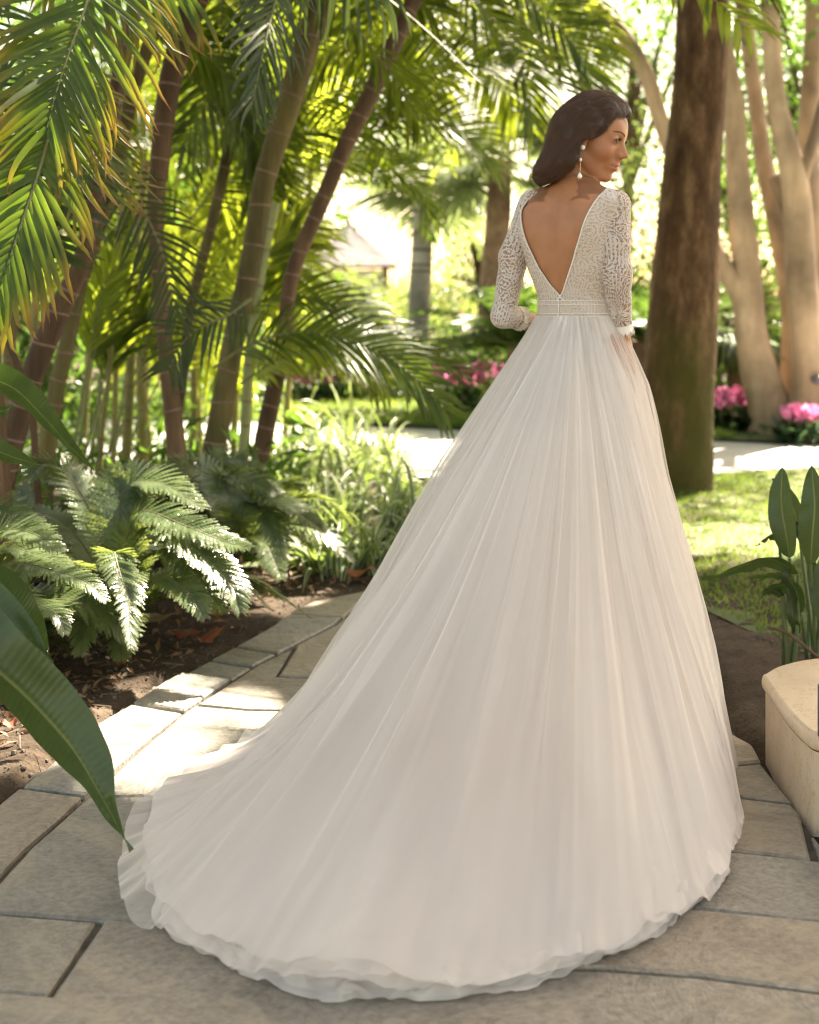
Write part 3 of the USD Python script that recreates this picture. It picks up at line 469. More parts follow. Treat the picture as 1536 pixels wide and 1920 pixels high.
for k in range(8):                                 # dead leaf bases round the head of the trunk
    a = k * .8; c = q[0]; obj('leaf_base', tube([c + [.16 * math.cos(a), .16 * math.sin(a), -.5], c + [.25 * math.cos(a), .25 * math.sin(a), -.1], c + [.42 * math.cos(a), .42 * math.sin(a), .25]], [.06, .05, .03], 8), bark_brown, big, smooth=True)

# ------------------------------------------------------------------ the pale many-stemmed tree at the right
pale_bark = bark('pale_bark', (.22, .15, .095), (.33, .235, .155), (.42, .32, .225), (5, 5, 1.0))
ms = thing('multi_stem_tree', 'pale smooth barked tree with many leaning stems at the right edge', 'tree')
YM = 12.4
def stem(px, wd, Y, parent, name, m=pale_bark, nn=46, root=None):
    Y = np.broadcast_to(Y, (len(px),)); p = np.array([at(x, y, yy) for (x, y), yy in zip(px, Y)]); q = spline(p, nn); w = np.interp(np.linspace(0, 1, nn), np.linspace(0, 1, len(wd)), np.array(wd) * .9 * Y / F / 2)
    return obj(name, tube(q, w, 20, lump=lambda u, a: 1 + .09 * (meshkit.fbm(np.stack(np.broadcast_arrays(np.cos(a) * 1.3 + Y[0] * 3 + px[0][0], np.sin(a) * 1.3, u * 9), -1), 3) - .5) * 2), m, parent, smooth=True)
stem([(1452, 815), (1448, 780), (1425, 700), (1408, 620), (1400, 500), (1390, 400), (1382, 300), (1376, 200), (1352, 60), (1330, -120)], [120, 96, 78, 66, 58, 52, 48, 44, 40, 34], YM, ms, 'stem')
stem([(1398, 590), (1385, 545), (1352, 492), (1305, 400), (1262, 290), (1238, 222), (1212, 140), (1168, 66), (1108, 5), (1040, -70)], [44, 42, 40, 38, 36, 34, 33, 32, 30, 26], [YM, YM, YM, YM, YM, YM, YM, YM, YM, YM], ms, 'branch')
stem([(1478, 812), (1492, 760), (1488, 660), (1484, 560), (1462, 440), (1432, 300), (1414, 160), (1394, 20), (1370, -130)], [80, 62, 52, 46, 42, 36, 33, 30, 26], YM + .3, ms, 'stem')
stem([(1500, 815), (1518, 740), (1514, 640), (1500, 480), (1492, 350), (1458, 200), (1446, 60), (1440, -120)], [90, 76, 66, 62, 56, 42, 38, 34], YM - .2, ms, 'stem')
stem([(1524, 815), (1540, 700), (1538, 560), (1522, 400), (1516, 260), (1524, 100), (1530, -100)], [80, 64, 56, 50, 44, 38, 34], YM + .5, ms, 'stem')
stem([(1486, 420), (1506, 330), (1532, 240), (1560, 140)], [30, 26, 24, 22], YM - .2, ms, 'branch')
stem([(1500, 470), (1470, 380), (1450, 330)], [26, 26, 26], YM, ms, 'branch')
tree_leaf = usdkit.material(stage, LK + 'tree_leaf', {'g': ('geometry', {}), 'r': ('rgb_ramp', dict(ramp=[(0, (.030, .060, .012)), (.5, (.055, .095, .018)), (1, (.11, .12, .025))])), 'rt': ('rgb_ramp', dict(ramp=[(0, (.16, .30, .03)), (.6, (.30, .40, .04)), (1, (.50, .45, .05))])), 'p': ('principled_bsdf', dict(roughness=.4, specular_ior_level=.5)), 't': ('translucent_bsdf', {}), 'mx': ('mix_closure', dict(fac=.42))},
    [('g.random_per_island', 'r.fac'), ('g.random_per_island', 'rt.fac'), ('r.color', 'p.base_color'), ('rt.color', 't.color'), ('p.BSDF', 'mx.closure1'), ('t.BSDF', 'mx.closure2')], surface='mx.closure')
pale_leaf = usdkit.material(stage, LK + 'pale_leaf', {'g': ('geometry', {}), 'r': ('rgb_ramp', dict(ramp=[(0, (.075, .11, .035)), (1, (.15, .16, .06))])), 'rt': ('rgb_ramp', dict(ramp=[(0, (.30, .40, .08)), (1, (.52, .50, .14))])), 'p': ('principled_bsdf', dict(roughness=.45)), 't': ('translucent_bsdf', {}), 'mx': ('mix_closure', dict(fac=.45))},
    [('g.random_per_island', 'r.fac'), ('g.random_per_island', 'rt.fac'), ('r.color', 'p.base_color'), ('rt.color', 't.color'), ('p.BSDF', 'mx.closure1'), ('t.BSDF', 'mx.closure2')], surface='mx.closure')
r = np.random.default_rng(9)
c = clumps(at(1420, -190, 12.5), (2.4, 1.8, 1.6), 70, 95, r, .16, .3); c = c[shaded(c)]
obj('crown', leaf_cloud(c, .105, r), tree_leaf, ms, kind='stuff')
def bigcrown(label, name, base, ctr, rad, nc, nl, size, m, seed, tr=.16, holes=True, group=None, catg='tree', spread=.17, shell=.4):
    r = np.random.default_rng(seed); t = thing(name, label, catg, group); ctr, base = np.asarray(ctr, float), np.asarray(base, float)
    q = spline(np.array([base - [0, 0, .08], base * .55 + ctr * .45 + r.normal(size=3) * [.15, .15, 0], ctr]), 24); obj('trunk', tube(q, np.linspace(tr, tr * .45, 24), 14, lump=lambda u, a: 1 + .08 * np.sin(a * 3 + u * 12)), bark_brown, t, smooth=True)
    c = clumps(ctr, rad, nc, nl, r, spread, shell)
    for k in range(6):
        e = ctr + nrm(r.normal(size=3) + [0, 0, .3]) * np.asarray(rad) * .75; obj('limb', tube(spline(np.array([q[14], (q[18] + e) / 2 + [0, 0, .1], e]), 10), np.linspace(tr * .45, tr * .1, 10), 8), bark_brown, t, smooth=True)
    if holes: c = c[shaded(c)]
    obj('crown', leaf_cloud(c, size, r), m, t, kind='stuff'); return t

bigcrown('broad shade tree standing outside the picture on the right, its crown over the path', 'shade_tree', (6.2, 11.0, 0), (4.9, 10.2, 10.2), (3.1, 3.1, 1.3), 150, 130, .20, tree_leaf, 41, tr=.2, spread=.15, shell=.2)
bigcrown('shade tree whose crown hangs above the left bed outside the picture', 'shade_tree', (-4.6, 6.6, 0), (-1.0, 7.6, 6.6), (2.4, 2.4, 1.0), 70, 110, .20, tree_leaf, 42, tr=.2, spread=.15, shell=.2)

# ------------------------------------------------------------------ trees, palms, shrubs, flowers and a hut farther off
grey_bark = bark('grey_palm_bark', (.17, .15, .14), (.26, .24, .22), (.32, .30, .28), (4, 4, 3))
rough_bark = bark('rough_palm_bark', (.13, .075, .05), (.24, .15, .10), (.34, .22, .15), (9, 9, 7))
def fanleaf(c, d, N, R, n, rng, spread=150, w=.05, droop=.5, K=4):
    """A fan of pointed segments round the point c, opening along d."""
    d = nrm(d); N = nrm(N - d * np.dot(N, d)); S = np.cross(d, N); a = np.radians(np.linspace(-spread, spread, n) * .5 + rng.normal(size=n) * 2)
    dirs = np.cos(a)[:, None] * d + np.sin(a)[:, None] * S
    return strips(np.tile(c, (n, 1)), dirs, np.tile(N, (n, 1)), R * (1 - .25 * (np.abs(a) / a.max()) ** 2), np.full(n, w), np.full(n, droop), K, .35, prof=lambda s: np.clip(.25 + 1.6 * s, 0, 1) * np.clip((1 - s) * 2.2, 0, 1))
def fan_palm(label, px, wd, Y, m, nleaf, R, lm, seed, group=None, stalk=.5, rings=0, up=(-35, 75), shag=True):
    r = np.random.default_rng(seed); t = thing('fan_palm', label, 'palm tree', group); p = np.array([at(x, y, Y) for x, y in px]); p[-1][2] = min(p[-1][2], -.05); q = spline(p, 60); w = np.interp(np.linspace(0, 1, 60), np.linspace(0, 1, len(wd)), wd) * Y / F / 2
    obj('trunk', tube(q, w, 22, lump=lambda u, a: 1 + (.05 if shag else .015) * np.sin(a * 9 + u * 8) * np.sin(u * 170)), m, t, smooth=True)
    if rings:
        for u in np.sort(r.random(rings)) * .9 + .04:
            k = int(u * 59); tt = nrm(q[k + 1] - q[k]) if k < 59 else nrm(q[k] - q[k - 1]); obj('leaf_scar', tube(np.array([-.02, -.008, .008, .02])[:, None] * tt + q[k], w[k] * np.array([1.005, 1.03, 1.03, 1.005]), 20, cap=False), mat('dark_ring', (.10, .085, .075), rough=.8) if not stage.GetPrimAtPath(LK + 'dark_ring') else LK + 'dark_ring', t, smooth=True)
    for k in range(nleaf):
        a, e = 2 * np.pi * (k + r.random() * .5) / nleaf * 2.4, math.radians(r.uniform(*up)); h = np.array([math.cos(a) * math.cos(e), math.sin(a) * math.cos(e), math.sin(e)]); b = q[0] + h * stalk * R; 
        V, ST = fanleaf(b, nrm(h + [0, 0, -.15]), UP + .2 * r.normal(size=3), R, 26, r, 210, .055 * R / .8, .8)
        g, uv = strip_mesh(V, ST); s = obj('frond', g, lm, t, uv=uv); obj('stalk', tube(np.array([q[0], q[0] + h * stalk * R * .6 + [0, 0, .05], b]), .014, 5), rachis_mat, s)
    return t
pale_fan = leafmat('pale_fan', (.10, .14, .07), (.14, .16, .07), (.28, .36, .12), trans=.4)
fan_palm('pale grey palm trunk with dark rings standing beyond the drive left of the woman', [(795, 350), (793, 420), (790, 500), (786, 590), (784, 690)], [37, 38, 40, 42, 46], 20.0, grey_bark, 15, 1.25, pale_fan, 1, rings=9, up=(-30, 60), shag=False)
fan_palm('rough brown palm trunk just left of the woman’s shoulder'.replace('’', "'"), [(938, 300), (936, 380), (930, 460), (922, 540), (918, 660)], [40, 46, 46, 44, 46], 16.0, rough_bark, 13, .95, pale_fan, 2, up=(-45, 50))
fan_palm('low fan palm with dark trunk behind the pink flowers right of the big trunk', [(1378, 600), (1381, 660), (1384, 720), (1386, 790)], [34, 38, 40, 44], 14.5, bark_brown, 15, .55, palm_grey, 3, up=(-60, 60))
def cycad(label, c, n, L, seed, m, az=(0, 360), el=(15, 75), group=None, w=.035):
    r = np.random.default_rng(seed); t = thing('cycad', label, 'cycad', group); c = np.asarray(c, float); obj('trunk', tube(np.array([[c[0], c[1], -.05], c]), [.16, .13], 14), rough_bark, t, smooth=True)
    crown(t, c, n, L, .26, w, m, seed, nl=34, el=el, az=az, hole=False, droop=.55, K=4, rise=1.0)
cyc = leafmat('cycad_leaf', (.040, .085, .022), (.06, .10, .02), (.16, .27, .04), rough=.3, trans=.3)
cycad('large cycad with arching leaves beyond the drive at the woman\'s left elbow', at(975, 655, 13.8), 34, 1.25, 5, cyc)
cycad('cycad whose leaves spread out between the woman and the big trunk', at(1200, 640, 13.4), 30, 1.35, 6, cyc)
cycad('small cycad tucked behind the pale stems at the right', at(1470, 690, 15.5), 22, .9, 7, cyc)

# flowers: mounds of dark leaves under upswept pink petals
petal = usdkit.material(stage, LK + 'pink_petal', {'g': ('geometry', {}), 'r': ('rgb_ramp', dict(ramp=[(0, (.78, .28, .52)), (.6, (.88, .48, .68)), (1, (.92, .66, .80))])), 'p': ('principled_bsdf', dict(roughness=.6, specular_ior_level=.3)), 't': ('translucent_bsdf', {}), 'mx': ('mix_closure', dict(fac=.4))},
    [('g.random_per_island', 'r.fac'), ('r.color', 'p.base_color'), ('r.color', 't.color'), ('p.BSDF', 'mx.closure1'), ('t.BSDF', 'mx.closure2')], surface='mx.closure')
dark_leaf = leafmat('flower_leaf', (.030, .065, .028), (.05, .08, .03), (.07, .13, .04), rough=.4, trans=.25)
def flower_plant(label, px, py, Y, w, h, nf, seed, m=petal):
    r = np.random.default_rng(seed); t = thing('flower_plant', label, 'flowers', 'pink flowers in the beds'); c = at(px, py, Y); c[2] = 0; n = 150
    p = c + np.c_[r.normal(size=(n, 2)) * w * .42, np.zeros(n)]; d = nrm(np.c_[p[:, :2] - c[:2], np.full(n, .22)] + r.normal(size=(n, 3)) * .2)
    V, ST = strips(p + [0, 0, .02] + UP * (r.random((n, 1)) * h * .45), d, np.tile(UP, (n, 1)), .11 + .05 * r.random(n), np.full(n, .085), np.full(n, .5), 4, .1, prof=lambda s: np.sin(np.pi * np.clip(s * .96 + .02, 0, 1)) ** .6); g, uv = strip_mesh(V, ST); obj('foliage', g, dark_leaf, t, uv=uv, kind='stuff')
    for k in range(nf):
        b = c + np.array([*(r.normal(size=2) * w * .40), 0]); top = b + [0, 0, h * r.uniform(.72, 1.08)]; st = obj('flower', None, None) if 0 else None
        q = r.normal(size=(5, 3)) * .5 + UP * 1.0; V, ST = strips(np.tile(top, (5, 1)), nrm(q), nrm(r.normal(size=(5, 3))), np.full(5, .095), np.full(5, .062), np.full(5, -.3), 4, .3, prof=lambda s: np.sin(np.pi * np.clip(s * .9 + .08, 0, 1)) ** .7)
        g, uv = strip_mesh(V, ST); fl = obj('flower', g, m, t, uv=uv); obj('stem', tube(np.array([[b[0], b[1], 0], top]), .004, 4), rachis_mat, fl)
for a in [('pink flowering plant touching the right side of the big trunk', 1352, 800, 12.9, .30, .33, 26, 1), ('pink flowering plant in the middle of the bed before the pale stems', 1398, 800, 12.7, .32, .34, 30, 2), ('low pink flowering plant at the foot of the widest pale stem', 1425, 812, 12.5, .2, .2, 7, 3), ('isolated bright pink flowering plant beside the drive at the right edge', 1500, 838, 11.55, .26, .26, 26, 4),
          ('magenta flowering plant between the arching frond and the skirt', 880, 770, 15.2, .55, .50, 60, 5), ('pink flowering plant farther left under the arching frond', 850, 775, 16.4, .36, .30, 16, 6), ('distant pink flowering plant under the cycad leaves', 795, 660, 24.0, .8, .6, 30, 7), ('small pink flowering plant in the dark hedge left of the drive', 600, 745, 17.0, .5, .35, 14, 8)]: flower_plant(*a)
def shrub(label, c, rad, n, size, m, seed, group=None, name='shrub', nc=26):
    r = np.random.default_rng(seed); t = thing(name, label, 'shrub', group); c = np.asarray(c, float)
    for k in range(5): e = c + r.normal(size=3) * np.asarray(rad) * .45; obj('stem', tube(spline(np.array([[c[0] + r.normal() * .05, c[1], -.05], [c[0], c[1], c[2] * .5], e]), 8), np.linspace(.03, .01, 8), 6), bark_brown, t)
    p = clumps(c, rad, nc, n // nc, r, .24, .45); p = p[p[:, 2] > .01]; obj('foliage', leaf_cloud(p, size, r, .45), m, t, kind='stuff')
G = 'sunny shrubs beyond the drive'
shrub('dark low hedge shrub behind the arching frond left of the drive', at(610, 700, 17.2), (1.6, .6, .55), 3000, .10, tree_leaf, 1)
shrub('dark shrub beneath the cycad next to the skirt', at(860, 700, 17.5), (1.4, .6, .5), 2600, .10, tree_leaf, 2)
shrub('brownish green shrub just left of the woman\'s hip', at(930, 690, 15.2), (.75, .5, .5), 1500, .08, tree_leaf, 3)
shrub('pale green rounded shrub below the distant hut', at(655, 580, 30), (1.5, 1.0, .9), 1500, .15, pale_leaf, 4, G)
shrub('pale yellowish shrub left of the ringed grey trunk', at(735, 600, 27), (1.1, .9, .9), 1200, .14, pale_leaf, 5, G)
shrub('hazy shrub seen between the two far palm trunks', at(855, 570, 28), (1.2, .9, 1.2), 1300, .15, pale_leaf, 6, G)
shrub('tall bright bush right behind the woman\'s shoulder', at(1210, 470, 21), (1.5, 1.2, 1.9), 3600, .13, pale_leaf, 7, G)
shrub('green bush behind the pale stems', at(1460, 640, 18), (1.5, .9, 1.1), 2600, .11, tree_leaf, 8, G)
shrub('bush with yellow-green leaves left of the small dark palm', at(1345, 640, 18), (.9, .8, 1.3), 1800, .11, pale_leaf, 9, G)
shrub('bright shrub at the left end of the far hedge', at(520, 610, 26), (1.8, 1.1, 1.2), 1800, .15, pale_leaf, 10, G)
GT = 'sunny trees in the background'
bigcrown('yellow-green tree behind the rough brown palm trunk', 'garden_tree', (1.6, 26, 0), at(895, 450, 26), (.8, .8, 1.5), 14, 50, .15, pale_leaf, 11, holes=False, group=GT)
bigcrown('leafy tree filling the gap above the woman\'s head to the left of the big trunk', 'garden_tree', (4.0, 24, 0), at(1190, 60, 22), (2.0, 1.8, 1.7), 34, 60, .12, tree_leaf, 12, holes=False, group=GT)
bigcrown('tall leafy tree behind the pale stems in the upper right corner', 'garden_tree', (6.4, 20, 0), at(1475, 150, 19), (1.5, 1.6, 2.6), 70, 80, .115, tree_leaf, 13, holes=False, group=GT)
bigcrown('tree whose lower leaves show right of the big trunk', 'garden_tree', (5.4, 23, 0), at(1400, 330, 22), (1.5, 1.4, 1.6), 40, 70, .12, tree_leaf, 14, holes=False, group=GT)
bigcrown('tree behind the palms in the upper left', 'garden_tree', (-4.2, 15, 0), at(240, 200, 15), (2.3, 1.4, 2.3), 80, 90, .14, tree_leaf, 15, holes=False, group=GT)
bigcrown('bushy tree closing the view behind the leftmost palm trunks', 'garden_tree', (-4.6, 12.5, 0), at(60, 430, 12.5), (1.6, 1.1, 2.2), 70, 90, .13, tree_leaf, 16, holes=False, group=GT)
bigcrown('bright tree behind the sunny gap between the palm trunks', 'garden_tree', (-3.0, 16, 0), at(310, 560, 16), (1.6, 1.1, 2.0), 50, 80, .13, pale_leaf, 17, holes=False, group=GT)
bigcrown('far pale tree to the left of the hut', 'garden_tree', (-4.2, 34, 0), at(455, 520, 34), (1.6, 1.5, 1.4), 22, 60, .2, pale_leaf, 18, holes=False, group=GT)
# the hut: a steep pyramid roof of thatch on posts
hut = thing('hut', 'distant hut with a steep pointed thatched roof seen through the palms', 'hut')
c = at(655, 590, 48); c[2] = 0; R = 1.75; apex = c + [0, 0, at(657, 418, 48)[2]]; ev = at(600, 503, 48)[2]
rows = []; thatch = mat('thatch', (.25, .225, .22), (.34, .31, .305), 20, .9, bump=.8, bscale=60, stretch=(1, 1, .2))
a = np.arange(33) / 32 * 2 * np.pi; sq = 1 / np.maximum(np.abs(np.cos(a)), np.abs(np.sin(a)))
for u in np.linspace(0, 1, 9): rows.append(np.c_[c[0] + np.cos(a) * sq * R * (u + .03 * (u > .05)), c[1] + np.sin(a) * sq * R * u, np.full(33, apex[2] + (ev - apex[2]) * u ** .92) + .05 * meshkit.noise(np.c_[a * 4, a * 0 + u * 7, a * 0])])
obj('roof', (np.vstack(rows), grid_faces(9, 33)), thatch, hut); obj('finial', tube(np.array([apex - [0, 0, .05], apex + [0, 0, .35]]), [.07, .02], 8), thatch, hut)
for sx in (-1, 1):
    for sy in (-1, 1): obj('post', tube(np.array([[c[0] + sx * 1.35, c[1] + sy * 1.35, -.05], [c[0] + sx * 1.35, c[1] + sy * 1.35, ev + .2]]), .09, 10), bark_brown, hut, smooth=True)
obj('wall', trimesh.creation.box((2.5, 2.5, ev - .1)).apply_translation((c[0], c[1], ev / 2 - .06)), mat('plaster', (.42, .38, .34), rough=.9), hut)
obj('far_foliage', cat([leaf_cloud(np.random.default_rng(91).normal(size=(6000, 3)) * [16, 5, .9] + [0, 66, 1.3], .45, np.random.default_rng(92))]), pale_leaf, label='pale far-off belt of trees and shrubs beyond the garden', cat='foliage', kind='stuff')
# dim plants behind the palm clump, reading as one mass
r = np.random.default_rng(17); n = 9000; pc = np.c_[r.uniform(-7.5, -1.2, n), r.uniform(9.8, 12.2, n), np.abs(r.normal(size=n)) * 1.0]; pc = pc[meshkit.fbm(pc * [1.5, 1.0, 1.1], 3) > .48]
obj('undergrowth', leaf_cloud(pc, .16, r, .3), tree_leaf, label='tangled undergrowth behind the palm trunks', cat='undergrowth', kind='stuff')
n = 5000; pc = np.c_[r.uniform(-5.5, -.6, n), r.uniform(5.6, 9.0, n), np.abs(r.normal(size=n)) * .22]; pc = pc[(away(pc[:, 0], pc[:, 1], PATH) > .7) & (meshkit.fbm(pc * [1.5, 1.5, 1], 3) > .45)]
obj('low_undergrowth', leaf_cloud(pc, .14, r, .3), tree_leaf, label='low dark leaves at the foot of the palm trunks', cat='ground cover', kind='stuff')
lamp_c = at(1534, 712, 12.0); lp = thing('garden_lamp', 'dark rounded garden lamp at the far right edge among the pale stems', 'lamp')
for dz, nm in ((0, 'lamp_head'), (-.30, 'lamp_head')): obj(nm, trimesh.creation.icosphere(3, .06).apply_scale((1, 1, .75)).apply_translation(lamp_c + [0, 0, dz]), mat('lamp_grey', (.10, .10, .13), rough=.4) if dz == 0 else LK + 'lamp_grey', lp, smooth=True)
obj('pole', tube(np.array([[lamp_c[0] + .07, lamp_c[1], -.05], [lamp_c[0] + .07, lamp_c[1], lamp_c[2] + .05]]), .018, 10), LK + 'lamp_grey', lp, smooth=True)

# ------------------------------------------------------------------ ferns, striped grasses, big leaves and litter in the near beds
fern_leaf = uvleaf('fern', [(0, (.075, .115, .040)), (.7, (.10, .145, .06)), (1, (.15, .17, .08))], [(0, (.22, .32, .05)), (1, (.34, .40, .08))], rough=.30, spec=.9, trans=.36, var=.3, vscale=14)
fern_dry = uvleaf('fern_dry', [(0, (.12, .055, .025)), (1, (.20, .10, .05))], [(0, (.20, .09, .03)), (1, (.26, .13, .05))], rough=.6, trans=.3)
stipe_mat = mat('fern_stipe', (.07, .06, .02), (.12, .10, .035), 12, .5)
def pinnae(rach, N, n, L, w, r, teeth=8, droop=.35, a0=74, a1=38):
    """Toothed fern pinnae along a rachis: each a midrib strip with forward-pointing lobes on both sides."""
    rach = np.asarray(rach); T = nrm(np.gradient(rach, axis=0)); u = np.linspace(.16, .985, n); s = np.linspace(0, 1, len(rach)); ip = lambda A: np.stack([np.interp(u, s, A[:, k]) for k in range(3)], 1)
    b, t = ip(rach), nrm(ip(T)); Nn = np.broadcast_to(np.asarray(N, float), b.shape); Nn = nrm(Nn - t * (Nn * t).sum(1, keepdims=True)); S = np.cross(t, Nn); VV, FF, UU, k0 = [], [], [], 0
    prof = np.clip(np.sin(np.pi * np.clip(.10 + .86 * u, 0, 1)), .12, 1) ** .8
    for sg in (-1, 1):
        a = np.radians(a0 + (a1 - a0) * u + r.normal(size=n) * 3); d = nrm(np.cos(a)[:, None] * t + sg * np.sin(a)[:, None] * S + (.12 + r.normal(size=n) * .07)[:, None] * Nn); ln = L * prof * (1 + r.normal(size=n) * .06); p = b.copy(); step = (ln / teeth)[:, None]
        for k in range(teeth):
            q = k / teeth; B = nrm(np.cross(d, Nn)); wd = (w * prof * (1 - q) ** .6 * min(1, .55 + 2 * q))[:, None]; e = p + d * step
            for sb in (-1, 1):
                lobe = p + d * step * .95 + B * sb * wd + Nn * wd * (.12 + .1 * r.normal(size=(n, 1))) - UP * wd * .25
                VV.append(np.stack([p, e, lobe, p + d * step * .15 + B * sb * wd * .72], 1).reshape(-1, 3)); UU.append(np.tile([[.2 + q * .6, .5], [.3 + q * .6, .5], [.9, .5], [.6, .5]], (n, 1)))
                f = np.array([[0, 1, 2], [0, 2, 3]]) if sb > 0 else np.array([[0, 2, 1], [0, 3, 2]]); FF.append((f[None] + (np.arange(n) * 4)[:, None, None] + k0).reshape(-1, 3)); k0 += 4 * n
            p = e; d = nrm(d - UP * droop / teeth * (.4 + 1.2 * q))
    return (np.vstack(VV), np.vstack(FF)), np.vstack(UU)
def fern(label, base, fronds, seed, extra=0, Lx=.55, m=fern_leaf, group='ferns in the left bed', dry=0):
    r = np.random.default_rng(seed); t = thing('fern', label, 'fern', group); base = np.asarray(base, float)
    cr = obj('crown', tube(np.array([base - [0, 0, .05], base + [0, 0, .10]]), [.05, .035], 10), bark_brown, t, smooth=True)
    def one(pts, L, mm, N):
        q = spline(np.asarray(pts), 24); fr = obj('frond', tube(q, np.linspace(.0045, .0012, 24), 5), stipe_mat, t, smooth=True); g, uv = pinnae(q, N, int(34 + 62 * np.linalg.norm(np.diff(q, axis=0), axis=1).sum()), L * .66, L * .085, r, 9); obj('pinnae', g, mm, fr, uv=uv, kind='stuff')
    for px, Y, L in fronds:
        Y = np.broadcast_to(np.asarray(Y, float), (len(px),)); pts = [base + [0, 0, .08]] + [at(*p, y) for p, y in zip(px, Y)]; one(pts, L, m, UP + nrm(np.array([0, 0, H + .4]) - pts[2]) * .35 + r.normal(size=3) * .12)
    for k in range(extra + dry):
        a = r.uniform(0, 2 * np.pi); h = np.array([math.cos(a), math.sin(a), 0]); ln = Lx * r.uniform(.65, 1.1); z = r.uniform(.35, .75) if k < extra else .25
        one([base + [0, 0, .08], base + h * ln * .3 + UP * ln * z * .8, base + h * ln * .7 + UP * ln * z * (.9 if k < extra else .3), base + h * ln * 1.05 + UP * max(.05, ln * z * (.45 if k < extra else -.1))], .15 * r.uniform(.8, 1.2), m if k < extra else fern_dry, UP + .2 * r.normal(size=3))
B1 = np.array([*gr(225, 1225), .0]); B2 = np.array([*gr(-60, 1275), 0]); B3 = np.array([*gr(440, 1085), 0])
fern('bright silvery fern with a sun-bleached frond in the middle of the left bed', B1, [([(190, 1010), (135, 900), (85, 870), (50, 900)], [4.4, 4.45, 4.4, 4.3], .15), ([(225, 1000), (235, 915), (300, 905), (385, 955)], [4.4, 4.5, 4.45, 4.3], .20), ([(235, 1030), (265, 960), (345, 985), (420, 1015), (470, 1028)], [4.35, 4.3, 4.2, 4.15, 4.1], .15), ([(240, 1050), (290, 985), (370, 1030), (430, 1090), (452, 1150)], [4.3, 4.25, 4.15, 4.05, 4.0], .17),
      ([(245, 1080), (310, 1030), (380, 1090), (420, 1150)], [4.3, 4.2, 4.1, 4.0], .15), ([(235, 1080), (215, 1035), (228, 1085), (247, 1135)], [4.2, 4.05, 3.95, 3.9], .12), ([(250, 1110), (310, 1085), (360, 1120), (385, 1160)], [4.2, 4.1, 4.0, 3.95], .12), ([(190, 1080), (130, 990), (70, 960), (20, 960)], [4.5, 4.6, 4.7, 4.7], .15), ([(200, 1010), (190, 930), (250, 880), (320, 900)], [4.6, 4.8, 4.9, 4.8], .15)], 1, 16, .6)
fern('fern at the left edge with a toothed frond pointing at the path', B2, [([(-40, 1080), (0, 1000), (60, 1000), (118, 1035)], [3.8, 3.75, 3.7, 3.65], .14), ([(-40, 1100), (20, 1055), (100, 1070), (160, 1090), (200, 1128)], [3.75, 3.7, 3.62, 3.58, 3.55], .11), ([(-40, 1130), (10, 1105), (60, 1130), (105, 1150), (122, 1190)], [3.7, 3.6, 3.5, 3.45, 3.42], .10), ([(-60, 1080), (-20, 960), (40, 985), (90, 1010)], [4.0, 4.0, 3.95, 3.9], .15), ([(-50, 1110), (0, 1030), (70, 1040), (130, 1060)], [3.85, 3.8, 3.75, 3.7], .14)], 2, 12, .5, dry=3)
fern('darker fern in front of the rightmost palm trunks', B3, [([(420, 960), (380, 885), (320, 880), (285, 905)], [5.5, 5.5, 5.4, 5.3], .16), ([(440, 960), (420, 895), (480, 905), (560, 960)], [5.4, 5.4, 5.3, 5.2], .16), ([(450, 990), (470, 930), (530, 940), (580, 975), (610, 1000)], [5.3, 5.3, 5.2, 5.1, 5.1], .14), ([(430, 950), (400, 880), (440, 860), (500, 880)], [5.7, 5.8, 5.8, 5.7], .15)], 3, 16, .62)
fern('shadowy fern far back at the left edge behind the folded leaf', np.array([*gr(40, 1150), 0]), [([(30, 1000), (60, 920), (110, 900), (150, 930)], [5.0, 5.1, 5.0, 4.9], .14)], 4, 14, .6, dry=2)
fern('fern in deep shade below the thickest palm trunk', np.array([*gr(330, 1040), 0]), [], 5, 14, .55)
# striped grasses
stripe = uvleaf('striped_grass', [(0, (.05, .085, .025)), (.6, (.07, .115, .035)), (1, (.10, .13, .05))], [(0, (.18, .30, .04)), (1, (.30, .38, .09))], rough=.42, trans=.38, across=[(0, (.95, .95, .95)), (.22, (.95, .95, .95)), (.34, (0, 0, 0)), (.66, (0, 0, 0)), (.78, (.95, .95, .95)), (1, (.95, .95, .95))])
def grassy(label, x, y, n, L, w, seed, m=stripe, group='striped grass clumps beside the path'):
    r = np.random.default_rng(seed); t = thing('striped_grass', label, 'grass clump', group); b = np.array([x, y, 0.0]); a = r.uniform(0, 2 * np.pi, n); e = np.radians(r.uniform(28, 85, n)); d = np.stack([np.cos(a) * np.cos(e), np.sin(a) * np.cos(e), np.sin(e)], 1); S = np.cross(d, UP); N = np.cross(S, d)
    V, ST = strips(b + np.c_[r.normal(size=(n, 2)) * .05, np.zeros(n)], d, N, L * r.uniform(.6, 1.15, n), w * r.uniform(.7, 1.2, n), r.uniform(1.3, 2.8, n), 8, .35, .2, r, prof=lambda s: np.clip(.55 + 1.8 * s, 0, 1) * np.clip(1 - s, 0, 1) ** .55); k = V[:, :, 1, 2].min(1) > -.12; V, ST = V[k], ST[k]
    for i in range(len(V)):
        if i < 36: g, uv = strip_mesh(V[i:i + 1], ST[i:i + 1]); obj('leaf', g, m, t, uv=uv, smooth=True)
    if len(V) > 36: g, uv = strip_mesh(V[36:], ST[36:]); obj('inner_leaves', g, m, t, uv=uv, smooth=True, kind='stuff')
